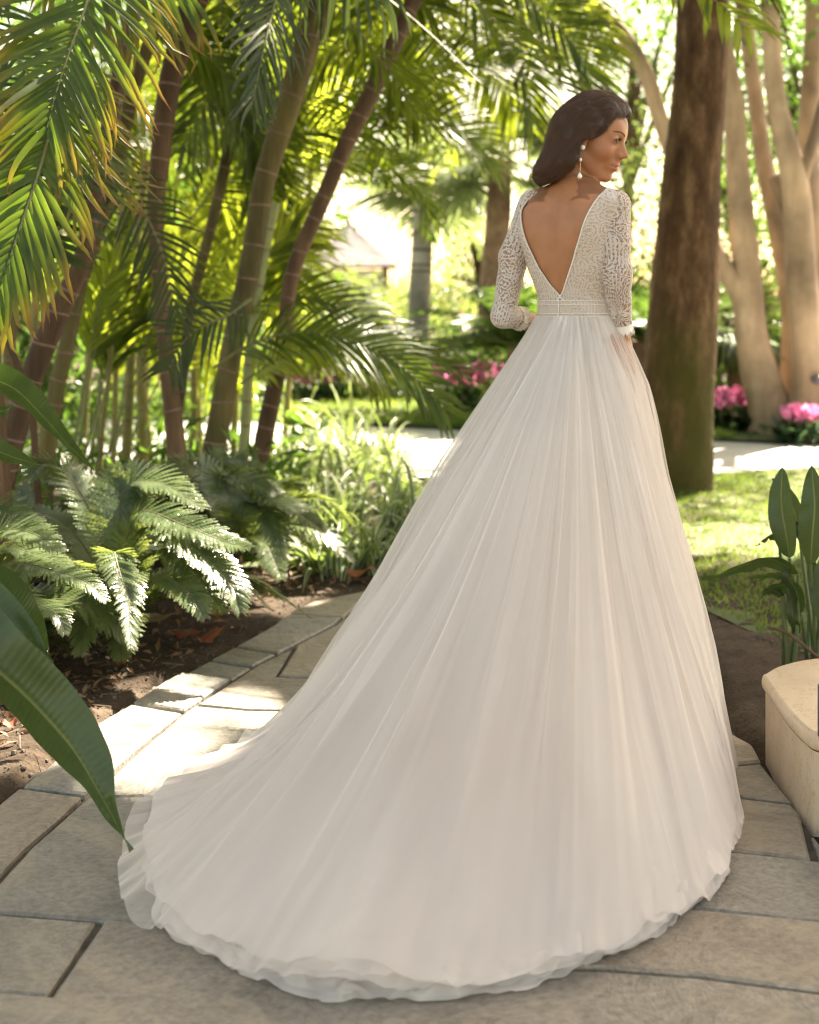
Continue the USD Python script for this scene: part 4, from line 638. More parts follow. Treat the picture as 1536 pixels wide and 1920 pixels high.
for k, (px, py, lab, L) in enumerate([(612, 1085, 'striped grass clump nearest the path edge, one leaf hanging over the stone', .34), (690, 1075, 'striped grass clump brushing the edge of the tulle', .34), (545, 1050, 'striped grass clump beside the red fallen leaf', .36), (745, 1010, 'striped grass clump right beside the skirt', .38), (640, 1010, 'middle striped grass clump of the front rows', .40), (570, 985, 'striped grass clump under the fern tips', .40), (700, 965, 'striped grass clump in the second row near the skirt', .40), (620, 950, 'striped grass clump at the centre of the group', .42), (770, 955, 'striped grass clump whose tips lie against the bright drive', .40),
        (545, 930, 'shaded striped grass clump at the foot of the rightmost palm trunk', .45), (675, 915, 'striped grass clump half in the sun at the back of the group', .46), (600, 900, 'sunlit striped grass clump behind the group, right of the rightmost trunk', .55), (650, 880, 'brightest sun-bleached grass clump at the edge of the drive', .60), (570, 885, 'sunny grass clump close to the rightmost palm trunk', .62), (720, 890, 'grass clump bleached by the sun before the drive', .48)]):
    g = gr(px, py); grassy(lab, g[0], g[1], 54 if k < 9 else 76, L * 1.15, .038, 40 + k)
# long big-leaved plants
broad = usdkit.material(stage, LK + 'broad_leaf', {'uv': ('texture_coordinate', {}), 's': ('separate_xyz', {}), 'w': ('wave_texture', dict(scale=14, bands_direction='x', distortion=.6, detail=2)), 'mr': ('rgb_ramp', dict(ramp=[(.46, (0, 0, 0)), (.497, (1, 1, 1)), (.503, (1, 1, 1)), (.54, (0, 0, 0))])), 'g': ('geometry', {}), 'n': ('noise_texture', dict(scale=7, detail=4)), 'r': ('rgb_ramp', dict(ramp=[(.3, (.036, .060, .024)), (.7, (.062, .090, .038))])), 'mx': ('mix_color', dict(blend_type='mix', b=(.22, .24, .10))),
    'wm': ('mix_color', dict(blend_type='multiply', fac=.10)), 'wr': ('rgb_ramp', dict(ramp=[(.2, (.8, .8, .8)), (.8, (1.15, 1.15, 1.15))])), 'b': ('bump', dict(strength=.14, distance=.004)), 'p': ('principled_bsdf', dict(roughness=.33, specular_ior_level=.5)), 't': ('translucent_bsdf', dict(color=(.13, .24, .03))), 'cl': ('mix_closure', dict(fac=.18))},
    [('uv.UV', 's.vector'), ('uv.UV', 'w.vector'), ('s.y', 'mr.fac'), ('g.position', 'n.vector'), ('n.fac', 'r.fac'), ('r.color', 'wm.a'), ('w.fac', 'wr.fac'), ('wr.color', 'wm.b'), ('wm.result', 'mx.a'), ('mr.color', 'mx.fac'), ('mx.result', 'p.base_color'), ('w.fac', 'b.height'), ('b.normal', 'p.normal'), ('p.BSDF', 'cl.closure1'), ('t.BSDF', 'cl.closure2')], surface='cl.closure')
def blade(parent, ctr, wid, side, fold=.25, name='leaf', m=broad, nl=40, nw=11, wave=.006, seed=0, sag=0.0, prof=None):
    """A broad leaf: centre line ctr, full width wid along its length, side = direction across at base and tip."""
    wid = list(wid) if np.ndim(wid) else wid; c = spline(np.asarray(ctr, float), nl); t = np.linspace(0, 1, nl); T = nrm(np.gradient(c, axis=0)); side = np.asarray(side, float)
    S = side if side.ndim == 2 else np.tile(side, (2, 1)); S = np.stack([np.interp(t, np.linspace(0, 1, len(S)), S[:, k]) for k in range(3)], 1); S = nrm(S - T * (S * T).sum(1, keepdims=True)); N = np.cross(S, T)
    w = np.interp(t, np.linspace(0, 1, len(wid)), wid) if prof is None else wid * prof(t); x = np.linspace(-1, 1, nw)
    rr = np.random.default_rng(seed); wv = meshkit.noise(np.stack(np.meshgrid(t * 9 + seed, x * 1.2, indexing='ij') + (np.zeros((nl, nw)),), -1)) - .5
    v = c[:, None] + S[:, None] * (w[:, None] / 2 * x)[..., None] + N[:, None] * ((np.abs(x) * fold)[None] * w[:, None] / 2 - sag * x[None] ** 2 * w[:, None] + wv * wave * np.abs(x)[None] * 2)[..., None]
    uv = np.stack(np.meshgrid(t, (x + 1) / 2, indexing='ij'), -1).reshape(-1, 2); return obj(name, (v.reshape(-1, 3), grid_faces(nl, nw)), m, parent, smooth=True, uv=uv)
def px3(l): return [at(*q) for q in l]
st = thing('bird_of_paradise', 'big blade-shaped green leaves reaching in from the left edge in the foreground', 'plant')
root = np.array([-1.28, 2.35, -.04])
def stalk(a, b, r=.012): obj('stalk', tube(spline(np.array([a, (np.asarray(a) + b) / 2 + [-.05, 0, .12], b]), 14), np.linspace(r * 1.3, r, 14), 8), rachis_mat, st, smooth=True)
L1 = px3([(-210, 1120, 2.55), (-110, 1170, 2.55), (0, 1262, 2.52), (72, 1330, 2.5), (134, 1402, 2.47), (188, 1490, 2.44), (246, 1596, 2.42)])
blade(st, L1, [.08, .13, .165, .17, .155, .13, .095, .045, .004], [(.25, .1, -.9), (.55, -.25, .5), (.80, -.35, .30), (.85, -.45, .1)], .42, seed=1, wave=.014); stalk(root, L1[0])
L6 = px3([(-200, 1010, 2.62), (-90, 1080, 2.62), (10, 1165, 2.6), (70, 1240, 2.58), (124, 1308, 2.56)]); blade(st, L6, [.05, .085, .095, .075, .045, .004], [(.3, .5, .9), (.6, .2, .7), (.7, -.1, .6)], .45, seed=6, wave=.012); stalk(root, L6[0])
L2 = px3([(-260, 1010, 2.8), (-140, 1040, 2.8), (-20, 1120, 2.78), (45, 1170, 2.76), (88, 1222, 2.75)]); blade(st, L2, [.08, .15, .17, .15, .10, .03], [(.3, .1, .9), (.5, -.3, .7), (.7, -.3, .5)], .15, seed=2, wave=.010); stalk(root, L2[0])
L3 = px3([(-160, 690, 3.1), (-60, 700, 3.12), (20, 725, 3.15), (75, 775, 3.16), (125, 830, 3.16), (182, 886, 3.15)]); blade(st, L3, [.05, .085, .095, .085, .07, .045, .003], [(.1, -.5, .9), (.45, -.5, .6), (.55, -.6, .55)], .30, seed=3); stalk(root, L3[0])
L4 = px3([(-170, 800, 3.0), (-80, 815, 3.0), (0, 848, 2.98), (45, 864, 2.97), (78, 872, 2.96)]); blade(st, L4, [.04, .07, .065, .04, .003], [(.0, -.4, .9), (.1, -.5, .85)], .35, seed=4); stalk(root, L4[0])
L5 = px3([(-120, 790, 2.9), (-50, 776, 2.9), (0, 772, 2.9), (26, 760, 2.9)]); blade(st, L5, [.03, .045, .035, .003], [(.0, -.4, .9), (.1, -.5, .85)], .3, seed=5); stalk(root, L5[0])
# plant behind the planter at the right edge
cn = thing('leafy_plant', 'dark green plant with two upright pointed leaves behind the marble planter', 'plant'); c0 = np.array([1.20, 3.92, -.04])
pr = lambda s: np.clip(np.sin(np.pi * np.clip(s, 0, 1) ** .72), 0, 1) ** .75
def cl(px, w, side, seed, fold=.3, Y=3.9): p = [at(x, y, Y + dy) for x, y, dy in px]; blade(cn, p, w, side, fold, seed=seed, prof=pr, nl=26, nw=9, wave=.006); return p[0]
for k, (px, w, sd, fo) in enumerate([([(1481, 1047, 0), (1474, 1000, -.01), (1466, 950, 0), (1466, 905, .01), (1468, 876, .02)], .078, (.85, -.5, 0), .45), ([(1520, 1058, -.05), (1524, 1000, -.06), (1528, 950, -.06), (1525, 905, -.05), (1522, 872, -.05)], .082, (.9, -.4, 0), .4), ([(1497, 1078, 0), (1452, 1050, -.05), (1400, 1058, -.1), (1350, 1078, -.13), (1313, 1087, -.15)], .055, (.1, -.7, .7), .35), ([(1490, 1092, 0), (1462, 1078, 0), (1430, 1080, 0), (1402, 1084, 0)], .036, (.1, -.8, .6), .3),
        ([(1500, 1110, .02), (1470, 1098, .02), (1445, 1102, .0), (1428, 1112, 0)], .05, (.2, -.6, .7), .3), ([(1470, 1118, 0), (1450, 1108, -.02), (1432, 1112, -.02), (1424, 1126, -.02)], .030, (.2, -.6, .7), .3), ([(1500, 1010, .08), (1490, 960, .1), (1470, 920, .12), (1447, 895, .13)], .055, (.7, -.4, .4), .2), ([(1462, 1018, .03), (1447, 1004, .02), (1432, 1012, 0), (1418, 1024, 0)], .030, (.2, -.7, .6), .3), ([(1515, 1030, .1), (1505, 1000, .1), (1490, 985, .1), (1482, 990, .1)], .05, (.5, -.6, .5), .2),
        ([(1540, 1120, 0), (1532, 1080, 0), (1526, 1060, -.02), (1512, 1045, -.03)], .045, (.7, -.6, .2), .3), ([(1502, 1150, 0), (1494, 1110, -.02), (1478, 1080, -.03), (1486, 1065, -.03)], .045, (.7, -.6, .2), .3), ([(1545, 1170, -.05), (1538, 1110, -.05), (1548, 1060, -.05), (1560, 1010, -.05)], .06, (.8, -.5, .2), .3), ([(1498, 1190, 0), (1488, 1160, -.02), (1484, 1130, -.02), (1478, 1100, -.02)], .035, (.8, -.5, .2), .4)]):
    e = cl(px, w, sd, 60 + k, fo); b = c0 + np.array([.05 * math.sin(k * 2.4), .05 * math.cos(k * 1.7), 0]); obj('stem', tube(spline(np.array([b, (b + e) / 2 + [.01 * math.sin(k), 0, .04], e]), 12), np.linspace(.008, .005, 12), 7), mat('canna_stem', (.06, .10, .03), (.10, .13, .045), 10, .45) if k == 0 else LK + 'canna_stem', cn, smooth=True)
obj('dry_stalk', tube(spline(np.array([at(1440, 1176, 3.85), at(1478, 1188, 3.8), at(1536, 1234, 3.75), at(1575, 1262, 3.72)]), 14), .005, 6), mat('dry_stalk', (.10, .06, .035), rough=.8), cn)
# fallen leaves on the bed
dead = [mat('dead_leaf_red', (.26, .075, .035), (.34, .13, .06), 14, .6, trans=.15), mat('dead_leaf_brown', (.16, .085, .04), (.24, .14, .07), 14, .65, trans=.1), mat('dead_leaf_ochre', (.27, .18, .055), (.33, .24, .09), 14, .6, trans=.2), mat('dead_leaf_green', (.10, .14, .04), (.16, .19, .07), 14, .55, trans=.2)]
def fallen(label, px, py, L, w, m, a, z=.03, curl=.05, seed=0, px2=None, group=None):
    g = gr(px, py); c = np.array([g[0], g[1], z + float(soil_z(np.array([g[0]]), np.array([g[1]]))[0])]); d = np.array([math.cos(a), math.sin(a), 0]); s = np.array([-math.sin(a), math.cos(a), .25])
    t = thing('fallen_leaf', label, 'fallen leaf', group); blade(t, [c - d * L * .5 + UP * curl * .3, c - d * L * .15, c + d * L * .2 + UP * curl * .5, c + d * L * .5 + UP * curl], w, s, .35, 'leaf_blade', m, 14, 7, .012, seed, prof=lambda q: np.clip(np.sin(np.pi * q ** .8), 0, 1) ** .7)
fallen('long yellow dead leaf trailing from under the fern to the path', 345, 1168, .42, .075, dead[2], -.75, .10, -.06, 1)
fallen('red fallen leaf standing up beside the striped grass', 515, 1098, .13, .06, dead[0], 1.7, .05, .10, 2)
fallen('green fallen leaf lying under the fern tips by the grass', 475, 1085, .26, .07, dead[3], .1, .05, .02, 3)
fallen('pinkish curled dead leaf hanging below the silvery fern', 160, 1135, .20, .08, dead[1], 1.3, .16, .1, 4)
fallen('small orange leaf alone on the dark soil near the path', 226, 1257, .055, .03, dead[0], .5, .02, .02, 5)
fallen('reddish curled leaf on the soil at the end of the yellow one', 392, 1212, .11, .05, dead[0], .3, .03, .04, 6)
fallen('dark red thin leaf pointing at the path', 350, 1200, .14, .03, dead[0], -.2, .02, .02, 7)
fallen('ochre leaf flat on the soil below the yellow one', 280, 1185, .22, .06, dead[2], -.1, .03, .02, 8)
fallen('reddish leaf against the skirt at the end of the grass', 675, 1098, .12, .05, dead[0], -.3, .04, .04, 9)
fallen('brown leaf on the sunlit soil at the left edge', 22, 1372, .06, .03, dead[0], .8, .02, .02, 10)
fallen('thin rusty leaf beside the green fallen one', 480, 1108, .20, .02, dead[0], .05, .015, .01, 11)
fallen('tiny brown leaf by the path below the ferns', 240, 1222, .06, .03, dead[1], 2.0, .02, .02, 12)
litter = []; r = np.random.default_rng(61); n = 900; y = r.uniform(3.0, 6.0, n); x = np.interp(y, [p[1] for p in LW], [p[0] for p in LW]) - .12 - np.abs(r.normal(size=n)) * .55; k = away(x, y, PATH) > .08; x, y = x[k], y[k]
obj('leaf_litter', leaf_cloud(np.c_[x, y, soil_z(x, y) + .006], .05, r, .4, 2.5), dead[1], label='brown leaf litter scattered on the soil under the ferns', cat='leaf litter', kind='stuff')
n = 500; x = r.uniform(-1.6, .2, n); y = r.uniform(2.6, 5.6, n); k = away(x, y, PATH) > .02; x, y = x[k], y[k]; a = r.uniform(0, 6.28, len(x)); d = np.stack([np.cos(a), np.sin(a), r.normal(size=len(x)) * .1], 1); b = np.c_[x, y, soil_z(x, y) + .006]
obj('twigs', cat([tube(np.array([p, p + q * l]), .0012, 3) for p, q, l in zip(b, d, r.uniform(.02, .09, len(x)))]), mat('twig', (.12, .08, .05), (.2, .14, .09), 30, .8), label='thin dry twigs lying on the soil by the path', cat='twigs', kind='stuff')

# ------------------------------------------------------------------ the woman in the wedding dress
D0 = 3.53
def W(px, py, dy=0.0): return at(px, py, D0 + dy)
PX = D0 / F                                       # metres per photograph pixel at her distance
def cap(p, a, b, ra, rb):
    a, b = np.asarray(a), np.asarray(b); ab = b - a; t = np.clip(((p - a) @ ab) / (ab @ ab), 0, 1)
    return np.linalg.norm(p - a - t[:, None] * ab, axis=1) - (ra + (rb - ra) * t)
def ell(p, c, r, A=None):
    q = p - np.asarray(c)
    if A is not None: q = q @ A.T
    r = np.asarray(r); k0 = np.linalg.norm(q / r, axis=1); k1 = np.linalg.norm(q / r**2, axis=1)
    return k0 * (k0 - 1) / np.maximum(k1, 1e-9)
def smin(a, b, k):
    h = np.clip(0.5 + 0.5 * (b - a) / k, 0, 1); return b + (a - b) * h - k * h * (1 - h)
def smax(a, b, k): return -smin(-a, -b, k)
def nets(fn, lo, hi, h):
    """The zero surface of fn on a grid of step h (naive surface nets), evaluated finely only near the surface."""
    lo = np.asarray(lo, float); n = np.ceil((np.asarray(hi) - lo) / h).astype(int) + 1; B = 6; nb = np.ceil(n / B).astype(int); n = nb * B
    ax = [np.arange(k) for k in nb]; c = np.stack(np.meshgrid(*ax, indexing='ij'), -1).reshape(-1, 3)
    d = fn(lo + (c * B + (B - 1) / 2) * h); live = np.abs(d) < h * B * 1.5
    val = np.repeat(np.repeat(np.repeat(np.where(d < 0, -1.0, 1.0).reshape(nb).astype(np.float32), B, 0), B, 1), B, 2)
    off = np.stack(np.meshgrid(*[np.arange(B)] * 3, indexing='ij'), -1).reshape(-1, 3)
    I = (c[live][:, None] * B + off[None]).reshape(-1, 3); val[I[:, 0], I[:, 1], I[:, 2]] = np.concatenate([fn(lo + q * h) for q in np.array_split(I, max(1, len(I) // 400000))])
    s = val < 0; acc = np.zeros(tuple(n - 1), np.int8)
    for o in np.ndindex(2, 2, 2): acc += s[o[0]:n[0] - 1 + o[0], o[1]:n[1] - 1 + o[1], o[2]:n[2] - 1 + o[2]]
    C = np.argwhere((acc > 0) & (acc < 8)); num = np.zeros((len(C), 3)); cnt = np.zeros(len(C))
    for a in range(3):
        b1, b2 = [x for x in range(3) if x != a]
        for o1, o2 in np.ndindex(2, 2):
            p = C.copy(); p[:, b1] += o1; p[:, b2] += o2; q = p.copy(); q[:, a] += 1
            v0, v1 = val[tuple(p.T)], val[tuple(q.T)]; m = (v0 < 0) != (v1 < 0); t = np.where(m, v0 / np.where(m, v0 - v1, 1), 0)
            x = p.astype(float); x[:, a] += t; num[m] += x[m]; cnt[m] += 1
    V = lo + num / cnt[:, None] * h; idx = np.full(tuple(n - 1), -1, np.int32); idx[tuple(C.T)] = np.arange(len(C)); Fc = []
    for a in range(3):
        b1, b2 = (a + 1) % 3, (a + 2) % 3; sl = [slice(None)] * 3; sl2 = [slice(None)] * 3; sl[a] = slice(0, -1); sl2[a] = slice(1, None)
        e = np.argwhere(s[tuple(sl)] != s[tuple(sl2)]); e = e[(e[:, b1] > 0) & (e[:, b2] > 0) & (e < n - 1).all(1)]
        quad = []
        for o1, o2 in ((0, 0), (1, 0), (1, 1), (0, 1)):
            p = e.copy(); p[:, b1] -= o1; p[:, b2] -= o2; quad.append(idx[tuple(p.T)])
        q = np.stack(quad, 1); flip = ~s[tuple(e.T)]; q[flip] = q[flip][:, ::-1]; q = q[(q >= 0).all(1)]
        Fc.append(q)
    V, Fc = VF((V, np.vstack(Fc)[:, ::-1])); m = trimesh.Trimesh(V, Fc, process=False); m.remove_unreferenced_vertices(); return m
def clip(v, f, s):
    """The part of a mesh where the vertex value s is positive, cut smoothly; also the cut's edge segments."""
    v, f, s = np.asarray(v), np.asarray(f), np.asarray(s) + 1e-9; pos = s > 0; k = pos[f].sum(1); out = [f[k == 3]]; nv = list(); base = len(v); edge = {}; segs = []
    def cut(a, b):
        key = (min(a, b), max(a, b))
        if key not in edge:
            t = s[a] / (s[a] - s[b]); edge[key] = base + len(nv); nv.append(v[a] + (v[b] - v[a]) * t)
        return edge[key]
    ex = []
    for tri in f[(k == 1) | (k == 2)]:
        for r in range(3):
            a, b, c = np.roll(tri, -r)
            if k is not None and pos[a] and not pos[b] and not pos[c]: p, q = cut(a, b), cut(a, c); ex.append((a, p, q)); segs.append((p, q))
            if not pos[a] and pos[b] and pos[c]: p, q = cut(b, a), cut(c, a); ex += [(p, b, c), (p, c, q)]; segs.append((p, q))
    V = np.vstack([v] + ([np.array(nv)] if nv else [])); Fo = np.vstack(out + ([np.array(ex)] if ex else []))
    m = trimesh.Trimesh(V, Fo, process=False); m.remove_unreferenced_vertices()
    return m, V, segs
def chains(V, segs):
    """Cut segments joined into polylines."""
    nb = {}
    for a, b in segs: nb.setdefault(a, []).append(b); nb.setdefault(b, []).append(a)
    seen, out = set(), []
    for st in sorted(nb, key=lambda k: len(nb[k])):
        if st in seen: continue
        ch, cur = [st], st; seen.add(st)
        while True:
            nx = [x for x in nb[cur] if x not in seen]
            if not nx: break
            cur = nx[0]; seen.add(cur); ch.append(cur)
        if len(ch) > 12: out.append(V[ch])
    return out

# --- torso, arms, neck, legs
ROT = math.radians(40); Fd = np.array([math.sin(ROT), math.cos(ROT), 0]); Rd = np.array([math.cos(ROT), -math.sin(ROT), 0])
SEC = np.array([(340, 1082, .050, .046, .01), (356, 1079, .082, .060, .006), (372, 1076, .132, .072, .0), (395, 1074, .150, .086, -.002), (425, 1073, .148, .096, -.004), (460, 1073, .140, .100, .0), (495, 1074, .130, .098, .004), (530, 1076, .115, .088, .008),
                (565, 1078, .105, .079, .010), (595, 1079, .108, .081, .008), (640, 1081, .145, .108, .0), (700, 1081, .172, .125, -.005), (770, 1081, .178, .122, .0), (840, 1081, .165, .11, 0)])
from scipy.interpolate import PchipInterpolator
_zs = H - (SEC[::-1, 0] - HZ) * PX; _ip = PchipInterpolator(_zs, SEC[::-1, 1:])
def torso_uv(p):
    k = _ip(np.clip(p[:, 2], _zs[0], _zs[-1])); cx = (k[:, 0] - CX) * PX
    q0, q1 = p[:, 0] - cx, p[:, 1] - D0; u = q0 * Rd[0] + q1 * Rd[1]; v = q0 * Fd[0] + q1 * Fd[1] - k[:, 3]
    return u, v, k[:, 1], k[:, 2]
def torso(p):
    u, v, a, b = torso_uv(p); z = p[:, 2]
    e = ((np.abs(u) / a) ** 2.25 + (np.abs(v) / b) ** 2.25 + 1e-9) ** (1 / 2.25); d = (e - 1) * np.minimum(a, b) * 0.95
    up = np.clip((z - (H - (570 - HZ) * PX)) / .02, 0, 1)
    d = d + np.where(v < 0, .0065 * np.exp(-(u / .016) ** 2) * np.clip((z - 1.19) / .05, 0, 1) * np.clip((1.50 - z) / .06, 0, 1), 0)
    for sg in (-1, 1):                             # shoulder blades and the bust
        c = W(1074, 422) + Rd * sg * .075 - Fd * .072; d = smin(d, ell(p, c, (.040, .020, .062), np.stack([Rd, Fd, UP])), .03)
        c = W(1074, 470) + Rd * sg * .066 + Fd * .080; d = smin(d, ell(p, c, (.052, .050, .052)), .03)
    return smax(smax(d, z - (H - (338 - HZ) * PX), .01), (H - (830 - HZ) * PX) - z, .02)
SHL, SHR = W(1003, 384, .085), W(1150, 386, -.085)
NB, NT = W(1068, 362, .010), W(1077, 290, .014)
def shoulders(p):
    d = cap(p, NB, NT, .047, .042)
    for s, dx in ((SHL, 16), (SHR, -14)): d = smin(d, cap(p, NB + [0, 0, .002], s + [dx * PX, 0, .004], .044, .041), .02)
    return d
ELL_, WRL = W(944, 592, .06), W(1016, 604, .215)
ELR, WRR = W(1155, 515, -.095), W(1166, 630, -.045)
def arm_l(p): return smin(smin(cap(p, SHL, W(964, 480, .075), .0425, .0345), cap(p, W(964, 480, .075), ELL_, .0345, .028), .02), cap(p, ELL_, WRL, .0295, .020), .012)
def arm_r(p): return smin(smin(cap(p, SHR, W(1151, 455, -.09), .043, .038), cap(p, W(1151, 455, -.09), ELR, .038, .035), .02), cap(p, ELR, WRR, .036, .0235), .02)
def hand(wr, dirf, nrmv, sgn):
    """Palm, four bent fingers of unequal length and a thumb from the palm's side: bones as (a, b, ra, rb)."""
    d = nrm(dirf); n = nrm(nrmv - d * np.dot(nrmv, d)); s = np.cross(d, n) * sgn; B = []
    palm = wr + d * .045
    B.append((wr, palm, .022, .024)); B.append((palm - s * .018, palm + s * .02 + d * .01, .016, .017))
    for i, (o, L) in enumerate(((-.030, .052), (-.010, .068), (.011, .074), (.031, .066))):
        k = palm + s * o + d * .028; a = nrm(d + s * o * 3); j1 = k + a * L * .5 + n * .006; j2 = j1 + nrm(a + n * .7) * L * .32; j3 = j2 + nrm(a * .6 + n * 1.1) * L * .26
        B += [(palm + s * o * .7, k, .0125, .0100), (k, j1, .0095, .0085), (j1, j2, .0083, .0076), (j2, j3, .0076, .0062)]
    t0 = wr + d * .018 + s * .020; t1 = t0 + nrm(d * .7 + s * .8 + n * .3) * .036; t2 = t1 + nrm(d + s * .2 + n * .4) * .028
    B += [(t0, t1, .0125, .0105), (t1, t2, .0098, .0078)]
    return B
HL = hand(WRL, W(1062, 632, .27) - WRL, -UP * .2 + np.array([0, -1, 0]), 1); HR = hand(WRR, W(1176, 676, .035) - WRR, np.array([-1, .3, -.3]), -1)
LEGS = [(W(1050, 760, .05), W(1045, 1080, .06), .085, .056), (W(1112, 760, -.05), W(1112, 1080, .0), .085, .056), (W(1045, 1080, .06), W(1040, 1330, .0), .052, .036), (W(1112, 1080, .0), W(1115, 1330, -.05), .052, .036)]
FOOT = [(1040, 1330, .0), (1115, 1330, -.05)]
def body_lo(p):
    d = torso(p); d = smin(d, shoulders(p), .03)
    d = smin(d, smin(arm_l(p), arm_r(p), .001), .012)
    for B in (HL, HR):
        m = np.linalg.norm(p - B[0][0], axis=1) < .26; q = p[m]; hd = None
        if not m.any(): continue
        for a, b, ra, rb in B: c = cap(q, a, b, ra, rb); hd = c if hd is None else smin(hd, c, .005)
        d[m] = smin(d[m], hd, .008)
    m = p[:, 2] < 1.1; q = p[m]
    if m.any():
        e = d[m]
        for a, b, ra, rb in LEGS: e = smin(e, cap(q, a, b, ra, rb), .03)
        for x, y, dy in FOOT:
            a = W(x, y, dy); tip = a + Fd * .13 + [0, 0, .03 - a[2]]; e = smin(e, cap(q, a, tip, .034, .024), .02)
        d[m] = e
    return d

# --- head in its own frame (f forward, r her right, u up), turned to her right and a little down
YAW, PIT, SC = math.radians(-23), math.radians(16), 1.07
hf = np.array([math.cos(YAW) * math.cos(PIT), math.sin(YAW) * math.cos(PIT), -math.sin(PIT)]); hr = nrm(np.cross(hf, UP)); hu = np.cross(hr, hf)
HM = np.stack([hf, hr, hu]); HO = W(1092, 251, -.055) - SC * (HM.T @ np.array([.004, .068, .002]))
def hw(*q): return HO + SC * (HM.T @ np.array(q, float))
def head_l(q):
    """The head's distance field in local metres; q columns are f, r, u."""
    A = np.c_[q[:, 0], np.abs(q[:, 1]), q[:, 2]]
    d = ell(q, (-.004, 0, .034), (.090, .071, .076))
    d = smin(d, ell(q, (.038, 0, -.015), (.052, .056, .078)), .03)
    d = smin(d, ell(q, (.066, 0, .036), (.026, .050, .042)), .02)                       # forehead
    d = smin(d, cap(A, np.array([.000, .052, -.048]), np.array([.060, .016, -.086]), .016, .012), .020)   # jaw
    d = smin(d, ell(q, (.0735, 0, -.0845), (.0170, .017, .0150)), .014)                   # chin
    d = smin(d, ell(A, (.055, .038, -.022), (.028, .024, .024)), .016)                  # cheekbones
    d = smin(d, ell(q, (.078, 0, -.052), (.018, .026, .024)), .012)                     # mouth mound
    d = smin(d, cap(A, np.array([.0865, .010, .0235]), np.array([.070, .042, .021]), .0085, .007), .010)  # brow
    d = smax(d, -ell(A, (.0930, .033, .0075), (.0145, .0170, .0115)), .010)              # eye sockets
    d = smin(d, cap(q, np.array([.0880, 0, .014]), np.array([.1080, 0, -.0205]), .0048, .0066), .009)     # nose
    d = smin(d, cap(q, np.array([.0800, 0, .018]), np.array([.0905, 0, -.0215]), .0085, .0150), .008)
    d = smin(d, ell(q, (.1095, 0, -.0225), (.0075, .0072, .0064)), .006)
    d = smin(d, ell(A, (.0965, .0098, -.0265), (.0092, .0058, .0062)), .006)            # wings
    d = smin(d, cap(A, np.array([.0945, 0, -.029]), np.array([.088, 0, -.046]), .0095, .010), .006)
    up = ell(q, (.0900, 0, -.0495), (.0110, .0215, .0062)); lo = ell(q, (.0885, 0, -.0605), (.0110, .0185, .0070))
    d = smin(d, up, .005); d = smin(d, lo, .005)
    d = smax(d, -cap(A, np.array([.1005, .0, -.0550]), np.array([.086, .0215, -.0556]), .0014, .0010), .003)
    d = smax(d, -ell(q, (.0985, 0, -.0755), (.0075, .020, .0055)), .006)
    d = smin(d, ell(A, (.0755, .0315, .0080), (.0150, .0170, .0125)), .005)              # lids over the eyeball
    d = smax(d, -ell(A, (.0915, .0330, .0075), (.0090, .0135, .0052)), .0015)            # lid opening
    d = smax(d, -ell(A, (.1010, .0060, -.0345), (.0040, .0025, .0020)), .002)           # nostrils
    # ear: a bowl with rim and lobe
    e = ell(A, (.010, .0745, .004), (.018, .0075, .030)); e = smax(e, -ell(A, (.013, .0825, .006), (.010, .0065, .018)), .004)
    e = smin(e, ell(A, (.016, .0735, -.027), (.0085, .0055, .0095)), .006)
    return smin(d, e, .006)
def head(p): return head_l((p - HO) @ HM.T / SC) * SC
def body(p):
    out = np.full(len(p), 9.0); z = p[:, 2]; m = z > 1.42; lo = z < 1.68
    a = np.full(len(p), 9.0); a[lo] = body_lo(p[lo]); b = np.full(len(p), 9.0); b[m] = head(p[m])
    return smin(a, b, .012)
person = thing('person', 'woman in an ivory wedding dress with open back, head turned to the right', 'person')
def skin_nodes(name, base, lip):
    """Skin with fine mottling; lips, brows and lids take their own colours at their places on the head."""
    n = {'g': ('geometry', {}), 'n': ('noise_texture', dict(scale=22, detail=4)), 'r': ('rgb_ramp', dict(ramp=[(.3, tuple(x * .90 for x in base)), (.7, tuple(min(1, x * 1.07) for x in base))])),
         'n2': ('noise_texture', dict(scale=420, detail=3)), 'b': ('bump', dict(strength=.12, distance=.001)), 'p': ('principled_bsdf', dict(roughness=.46, specular_ior_level=.35, subsurface_weight=.12, subsurface_scale=.005, subsurface_radius=(1, .35, .2)))}
    L = [('g.position', 'n.vector'), ('g.position', 'n2.vector'), ('n.fac', 'r.fac'), ('n2.fac', 'b.height'), ('b.normal', 'p.normal')]; col = 'r.color'
    for i, (c, rad, k, color) in enumerate([(hw(.101, .004, -.0485), .0150, 1.0, lip), (hw(.100, .004, -.0610), .0140, 1.0, lip), (hw(.070, .045, -.022), .045, .25, (.29, .10, .05))]):
        n['v%d' % i] = ('vector_math', dict(math_type='distance', vector2=tuple(c))); n['m%d' % i] = ('map_range', dict(range_type='smoothstep', from_min=rad * SC, from_max=rad * SC * .62, to_min=0, to_max=k, clamp=True)); n['x%d' % i] = ('mix_color', dict(blend_type='mix', b=color))
        L += [('g.position', 'v%d.vector1' % i), ('v%d.value' % i, 'm%d.value' % i), ('m%d.result' % i, 'x%d.fac' % i), (col, 'x%d.a' % i)]; col = 'x%d.result' % i
    L.append((col, 'p.base_color')); return usdkit.material(stage, LK + name, n, L, surface='p.BSDF')
skin = skin_nodes('skin', (.315, .142, .070), (.34, .09, .062))
top_b = nets(body, [.20, 3.15, 1.00], [.80, 3.95, 1.80], .0030); low_b = nets(body, [.10, 3.20, -.02], [.80, 3.95, 1.06], .0085)
tb = clip(*VF(top_b), np.asarray(top_b.vertices)[:, 2] - 1.03)[0]; lb = clip(*VF(low_b), 1.03 - np.asarray(low_b.vertices)[:, 2])[0]
obj('body', cat([tb, lb]), skin, person, smooth=True)

